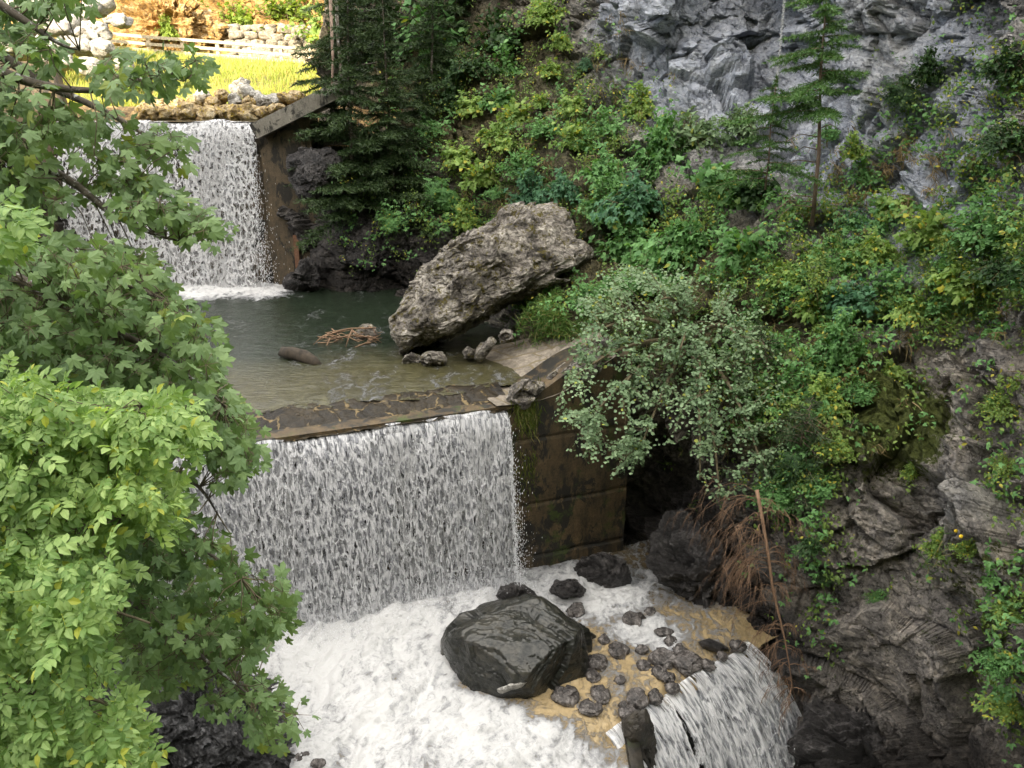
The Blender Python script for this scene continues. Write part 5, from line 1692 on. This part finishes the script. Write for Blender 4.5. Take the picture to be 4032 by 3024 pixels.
# driftwood
b = Buf()
for i in range(34):
    c = P(rng.uniform(325, 378), rng.uniform(331, 345), 22.6 + rng.uniform(-.4, .4))
    d = unit(np.array([rng.uniform(.4, 1), rng.uniform(-.5, .5), rng.uniform(-.35, .35)])[None])[0]
    ln = rng.uniform(.4, 1.1)
    b.tube([c - d * ln / 2, c + np.array([0, 0, rng.uniform(-.05, .12)]), c + d * ln / 2], [.022, .018, .008], 4)
for (x0, y0, x1, y1) in [(325, 333, 376, 328), (313, 345, 330, 333), (322, 360, 330, 338), (345, 350, 352, 330), (320, 340, 345, 330)]:
    b.tube([P(x0, y0, 22.0), P((x0 + x1) / 2, (y0 + y1) / 2 - 2, 22.1), P(x1, y1, 22.4)], [.012, .02, .026], 4)
tag(b.build('driftwood', M_DEAD), 'heap of bare brown sticks caught against the left end of the tan boulder', 'driftwood')

# chain on the cliff
b = Buf()
for i in range(44):
    py = -6 + i * 2.4; px = 785 - i * .22
    c = P(px, py, 25.4)
    a = np.arange(9) * 2 * math.pi / 8
    ring = np.stack([.035 * np.cos(a) * (i % 2), .035 * np.cos(a) * ((i + 1) % 2), .055 * np.sin(a)], -1) + c
    b.tube(ring, .011, 4)
tag(b.build('steel_chain', M_STEEL), 'thin steel chain hanging down the grey cliff left of the spruce top', 'chain')

# flowers
for (x, y, lab) in [(956, 531, 'yellow flower head, the upper one on the brown rock'), (961, 536.5, 'yellow flower head, the lower one on the brown rock')]:
    c = SURF.at(x, y); c = c - unit(c) * .35
    b = Buf(); V, F = ICO[3]; b.add(V * np.array([.045, .03, .045]) * .8 + c, F)
    tag(b.build('yellow_flower', plain('yellow_petal', (.75, .5, .02), .6)), lab, 'flower')


# ------------------------------------------------------------------ ground cover (uncountable)
def cover(name, boxes, T, mat, size, lift, nrmv, upr, seed, clump=(16, .0), per=5, spread=.09):
    r = np.random.default_rng(seed)
    P_, N_, T_, S_ = [], [], [], []
    for (cx, cy, rx, ry, n) in boxes:
        for _ in range(n):
            x = cx + r.normal() * rx; y = cy + r.normal() * ry
            if x < 330 and y < 300 or x > 1060 or y > 800: continue
            if vnoise(np.array([x / clump[0], y / clump[0], 3.]), seed) < clump[1] + .12: continue
            if x > 838 + .0 * y and y > 345 and x < 985 and r.random() < .75: continue
            c = SURF.at(x, y) - unit(SURF.at(x, y)) * lift
            p = c + r.normal(size=(per, 3)) * spread
            P_.append(p); N_.append(unit(np.array(nrmv) + r.normal(size=(per, 3)) * .4)); T_.append(unit(np.array(upr) + r.normal(size=(per, 3)) * .6)); S_.append(r.uniform(*size, per))
    f = Fol(); f.add(leaves(T, np.concatenate(P_), np.concatenate(N_), np.concatenate(T_), np.concatenate(S_)))
    o = f.build(name, mat, origin=(0, 0, 0)); tag(o, kind='stuff')
    return o


SLOPE = [(480, 150, 60, 60, 1100), (540, 90, 60, 60, 700), (590, 135, 26, 28, 450), (680, 225, 90, 30, 1300), (800, 290, 90, 60, 2200), (900, 240, 70, 45, 1500), (835, 370, 40, 45, 1000), (960, 255, 45, 36, 600),
         (925, 110, 25, 30, 160), (1000, 150, 30, 80, 500), (815, 460, 36, 40, 600), (900, 420, 50, 40, 130), (1000, 640, 18, 60, 420), (930, 560, 50, 60, 120), (860, 590, 40, 30, 90), (400, 60, 50, 60, 500), (360, 200, 40, 30, 350),
         (440, 225, 40, 14, 400), (560, 300, 30, 20, 350), (1005, 400, 18, 70, 200), (815, 580, 16, 40, 110)]
cover('ground_cover', SLOPE, OV, M_COVER, (.05, .12), .12, (-.1, -.5, .8), (.1, -.5, -.3), 5, per=6, spread=.10)
cover('creeping_herbs', [(c[0], c[1], c[2], c[3], c[4] // 2) for c in SLOPE], TRI, M_MIDGRN, (.06, .13), .15, (0, -.4, .8), (.1, -.4, -.3), 6, per=4, spread=.12)
cover('hanging_grass', [(560, 320, 22, 12, 500), (620, 330, 30, 15, 250), (730, 330, 60, 60, 250), (900, 250, 80, 40, 260), (800, 400, 50, 60, 260), (580, 110, 20, 30, 120), (500, 200, 50, 30, 200), (930, 555, 8, 12, 60), (970, 290, 50, 30, 150)],
      BLADE, M_GRASS_S, (.18, .36), .06, (0, -.8, .4), (0, -.5, .35), 7, per=7, spread=.06, clump=(14, -.3))
cover('dry_grass', [(900, 170, 50, 20, 160), (860, 200, 50, 30, 160), (820, 400, 40, 40, 180), (480, 180, 30, 20, 120), (960, 330, 50, 30, 100), (590, 70, 30, 30, 90), (540, 160, 40, 40, 120)],
      BLADE, M_STRAW, (.2, .4), .06, (0, -.8, .4), (0, -.4, -.8), 8, per=8, spread=.06, clump=(12, .1))


def far_grass():
    r = np.random.default_rng(3)
    n = 26000
    X = r.uniform(-30, -6, n); Y = r.uniform(34.2, 47.2, n)
    nz = fbm(np.stack([X, Y, 0 * X], -1) * .5, 4, seed=77)
    p = np.stack([X, Y, far_z(X, Y) + nz * .25], -1)
    f = Fol(); f.add(leaves(BLADE, p, r.normal(size=(n, 3)) * .5 + [0, -1, .2], unit(r.normal(size=(n, 3)) * .3 + [0, -.1, 1]), r.uniform(.2, .55, n) * 1.0))
    # wider blades so they read at this distance
    o = f.build('grass', M_GRASS, origin=(0, 0, 0)); tag(o, kind='stuff')


far_grass()


# moss cushions and dripping grass at the corner of the weir wall
b = Buf()
r = np.random.default_rng(9)
f = Fol()
for (x, y, w, h, n, Yd) in [(528, 415, 12, 16, 500, 17.9), (520, 405, 10, 8, 300, 18.0), (526, 470, 11, 26, 800, 18.05), (540, 388, 10, 8, 200, 18.3)]:
    px = x + r.normal(size=n) * w * .5; py = y + r.normal(size=n) * h * .5
    s, o_ = 0, 0
    p = P(px, py, Yd + (px - 506) / FPX * 20 * .33 - .12 * r.random(n))
    f.add(leaves(BLADE, p, r.normal(size=(n, 3)) * .4 + [0, -1, 0], unit(r.normal(size=(n, 3)) * .35 + [0, -.25, -.9]), r.uniform(.10, .3, n)))
tag(f.build('moss', leaf_mat('wet_moss', (.05, .075, .008), (.11, .14, .02), (.22, .19, .07), p3=.15), origin=(0, 0, 0)), kind='stuff')


# ------------------------------------------------------------------ foreground: maple and elder
def in_poly(px, py, poly):
    poly = np.asarray(poly, float); c = np.zeros(len(px), bool)
    j = len(poly) - 1
    for i in range(len(poly)):
        xi, yi = poly[i]; xj, yj = poly[j]
        m = ((yi > py) != (yj > py)) & (px < (xj - xi) * (py - yi) / (yj - yi + 1e-9) + xi)
        c ^= m; j = i
    return c


def sample_poly(poly, n, r):
    poly = np.asarray(poly, float); lo = poly.min(0); hi = poly.max(0)
    out = []
    while len(out) < n:
        q = r.uniform(lo, hi, size=(n * 3, 2)); q = q[in_poly(q[:, 0], q[:, 1], poly)]; out.extend(q.tolist())
    return np.array(out[:n])


def fg_tree(name, label, root, regions, branches, T, mat, bark, seed, lsize, per, cr_, tipdir, nrmdir, twig_r=.006, cat='tree', petiole=True, main_r=.05, shift=(14, 8), tmax=1.1):
    r = np.random.default_rng(seed)
    t = thing(name, root, label, cat)
    fol = Fol(); st = Buf(); tw = Buf()
    BR = []
    for br in branches:
        pl = np.array([P(*p) for p in br])
        u = np.linspace(0, 1, len(pl)); uu = np.linspace(0, 1, len(pl) * 4)
        q = np.stack([np.interp(uu, u, pl[:, c]) for c in range(3)], -1)
        k = np.array([.25, .5, .25])
        for _ in range(3): q[1:-1] = .25 * q[:-2] + .5 * q[1:-1] + .25 * q[2:]
        q = q + .02 * np.stack([vnoise(q * 3 + i, seed) for i in range(3)], -1)
        q = q[:int(len(q) * .84)]
        full = np.concatenate([[np.asarray(root), (np.asarray(root) + q[0]) / 2 + np.array([0, 0, .1])], q])
        st.tube(full, np.linspace(main_r, .006, len(full)), 6)
        BR.append(q)
    B = np.concatenate(BR)
    for (poly, n, y0, y1) in regions:
        xy = sample_poly(poly, n, r) - np.array(shift)
        Yd = r.uniform(y0, y1, n) if np.isscalar(y0) else 0
        C = P(xy[:, 0], xy[:, 1], Yd)
        for c in C:
            m = per + r.integers(-1, 2)
            td0 = unit((np.array(tipdir) + r.normal(size=3) * .35)[None])[0]
            nd0 = unit((np.array(nrmdir) + r.normal(size=3) * .22)[None])[0]
            x_ = unit(np.cross(td0, nd0)[None])[0]
            a = (np.arange(m) / m) * 2 * math.pi + r.uniform(0, 6)
            rad_dir = np.cos(a)[:, None] * td0 + np.sin(a)[:, None] * x_
            rr = cr_ * r.uniform(.5, 1.1, m)
            pos = c + rad_dir * rr[:, None] + r.normal(size=(m, 3)) * cr_ * .25
            td = unit(rad_dir * .7 + td0 * .75 + r.normal(size=(m, 3)) * .25 + np.array([0, 0, -.2]))
            nm = unit(nd0 + r.normal(size=(m, 3)) * .38)
            sz = r.uniform(lsize[0] * .75, lsize[1], m) * np.linalg.norm(c) ** .35 / 5 ** .35
            fol.add(leaves(T, pos, nm, td, sz))
            j = np.argmin(((B - c) ** 2).sum(1)); d = np.linalg.norm(B[j] - c)
            if d < tmax:
                tw.tube(np.stack([B[j], (B[j] + c) / 2 + r.normal(size=3) * .03, c]), [twig_r, twig_r * .7, twig_r * .5], 3)
            if petiole:
                for p_ in pos: tw.tube(np.stack([c, p_]), [.0022, .0018], 3)
    fol.build('foliage', mat, t)
    st.build('branches', bark, t); tw.build('twigs', M_TWIG, t)


MAP_BR = [
    [(-40, -20, 6.0), (20, 20, 6.0), (60, 45, 6.0), (110, 55, 5.9)],
    [(-40, 30, 6.2), (40, 80, 6.1), (110, 110, 6.0), (170, 150, 5.8), (205, 160, 5.8)],
    [(-40, 60, 5.6), (60, 95, 5.6), (140, 78, 5.6), (210, 72, 5.7)],
    [(-40, 130, 6.0), (50, 165, 5.8), (110, 215, 5.6), (170, 240, 5.5), (238, 245, 5.5)],
    [(-40, 210, 5.5), (40, 235, 5.5), (120, 280, 5.3), (190, 310, 5.2), (240, 350, 5.2)],
    [(-40, 250, 5.2), (60, 300, 5.1), (150, 350, 5.0), (220, 400, 5.0), (258, 440, 5.0)],
    [(-40, 400, 5.0), (60, 450, 4.9), (160, 520, 4.8), (230, 570, 4.8), (300, 620, 4.8)],
    [(-40, 520, 4.8), (60, 560, 4.7), (160, 620, 4.6), (240, 690, 4.6), (310, 740, 4.6)],
    [(60, 450, 4.9), (140, 470, 4.9), (200, 480, 4.9), (240, 560, 4.8)]]
MREG = [
    ([(-40, -20), (60, -20), (125, -10), (128, 12), (90, 20), (40, 40), (-40, 60)], 25, 5.6, 6.6),
    ([(-40, 30), (60, 40), (90, 75), (100, 105), (100, 140), (80, 150), (-40, 150)], 58, 5.3, 6.6),
    ([(90, 110), (150, 120), (195, 148), (200, 165), (160, 162), (110, 140)], 12, 5.3, 6.0),
    ([(100, 85), (120, 62), (150, 62), (150, 80), (180, 62), (215, 66), (225, 80), (190, 92), (130, 95)], 20, 5.3, 5.9),
    ([(-40, 110), (60, 130), (70, 170), (75, 240), (60, 250), (-40, 250)], 92, 5.2, 7.0),
    ([(90, 150), (150, 165), (165, 190), (150, 205), (110, 200)], 18, 5.3, 5.9),
    ([(120, 205), (180, 200), (205, 220), (240, 240), (225, 258), (180, 232), (130, 225)], 24, 5.2, 5.8),
    ([(-40, 250), (80, 250), (150, 262), (180, 290), (205, 320), (235, 345), (215, 350), (232, 390), (250, 410), (262, 430), (230, 450), (180, 430), (90, 400), (-40, 360)], 500, 4.6, 6.6),
    ([(185, 440), (265, 425), (268, 470), (245, 482), (225, 470)], 28, 4.7, 5.3),
    ([(60, 430), (160, 470), (205, 480), (200, 530), (235, 560), (280, 590), (305, 605), (295, 640), (262, 660), (240, 650), (180, 640), (100, 610), (60, 560)], 259, 4.3, 6.0),
    ([(80, 600), (180, 620), (250, 650), (272, 680), (312, 725), (300, 745), (255, 735), (225, 708), (160, 690), (90, 680)], 107, 4.3, 5.6),
]
fg_tree('maple_tree', 'dark green maple filling the left side, its lobed leaves hanging before both waterfalls', (-6.4, 5.4, -4.3), MREG, MAP_BR, MAP, M_MAPLE, M_BARK_D, 5, (.085, .135), 6, .085,
        (.45, -.25, -.55), (-.05, -.62, .72))
ELD_BR = [
    [(-40, 460, 3.6), (30, 440, 3.6), (110, 410, 3.6), (190, 400, 3.6)],
    [(-40, 620, 3.5), (60, 600, 3.5), (120, 610, 3.5), (190, 640, 3.5)],
    [(-40, 440, 3.7), (70, 465, 3.7), (120, 475, 3.8), (180, 490, 3.8)],
    [(-40, 700, 3.2), (40, 690, 3.2), (100, 700, 3.2), (150, 740, 3.2)],
    [(-40, 560, 3.5), (60, 520, 3.5), (100, 520, 3.5), (150, 510, 3.5)]]
EREG = [
    ([(-40, 378), (40, 378), (75, 392), (110, 395), (190, 400), (200, 430), (185, 450), (120, 455), (60, 440), (-40, 440)], 277, 3.2, 4.2),
    ([(-40, 440), (60, 440), (150, 455), (200, 490), (195, 520), (130, 520), (120, 540), (60, 560), (-40, 580)], 302, 3.1, 4.2),
    ([(-40, 560), (60, 550), (140, 560), (130, 600), (110, 640), (125, 690), (160, 700), (175, 800), (-40, 800)], 529, 2.7, 3.9),
    ([(-30, 190), (20, 205), (60, 230), (40, 245), (-30, 250)], 23, 3.3, 3.6),
    ([(150, 395), (225, 410), (215, 440), (170, 445)], 16, 3.5, 3.9)]
fg_tree('elder_shrub', 'bright light green elder bush filling the lower left corner', (-3.6, 2.6, -4.2), EREG, ELD_BR, ELD, M_ELDER, M_TWIG, 6, (.072, .120), 4, .048,
        (.30, -.30, -.10), (-.05, -.50, .80), twig_r=.004, cat='shrub', petiole=False, main_r=.018, shift=(26, -2), tmax=.45)
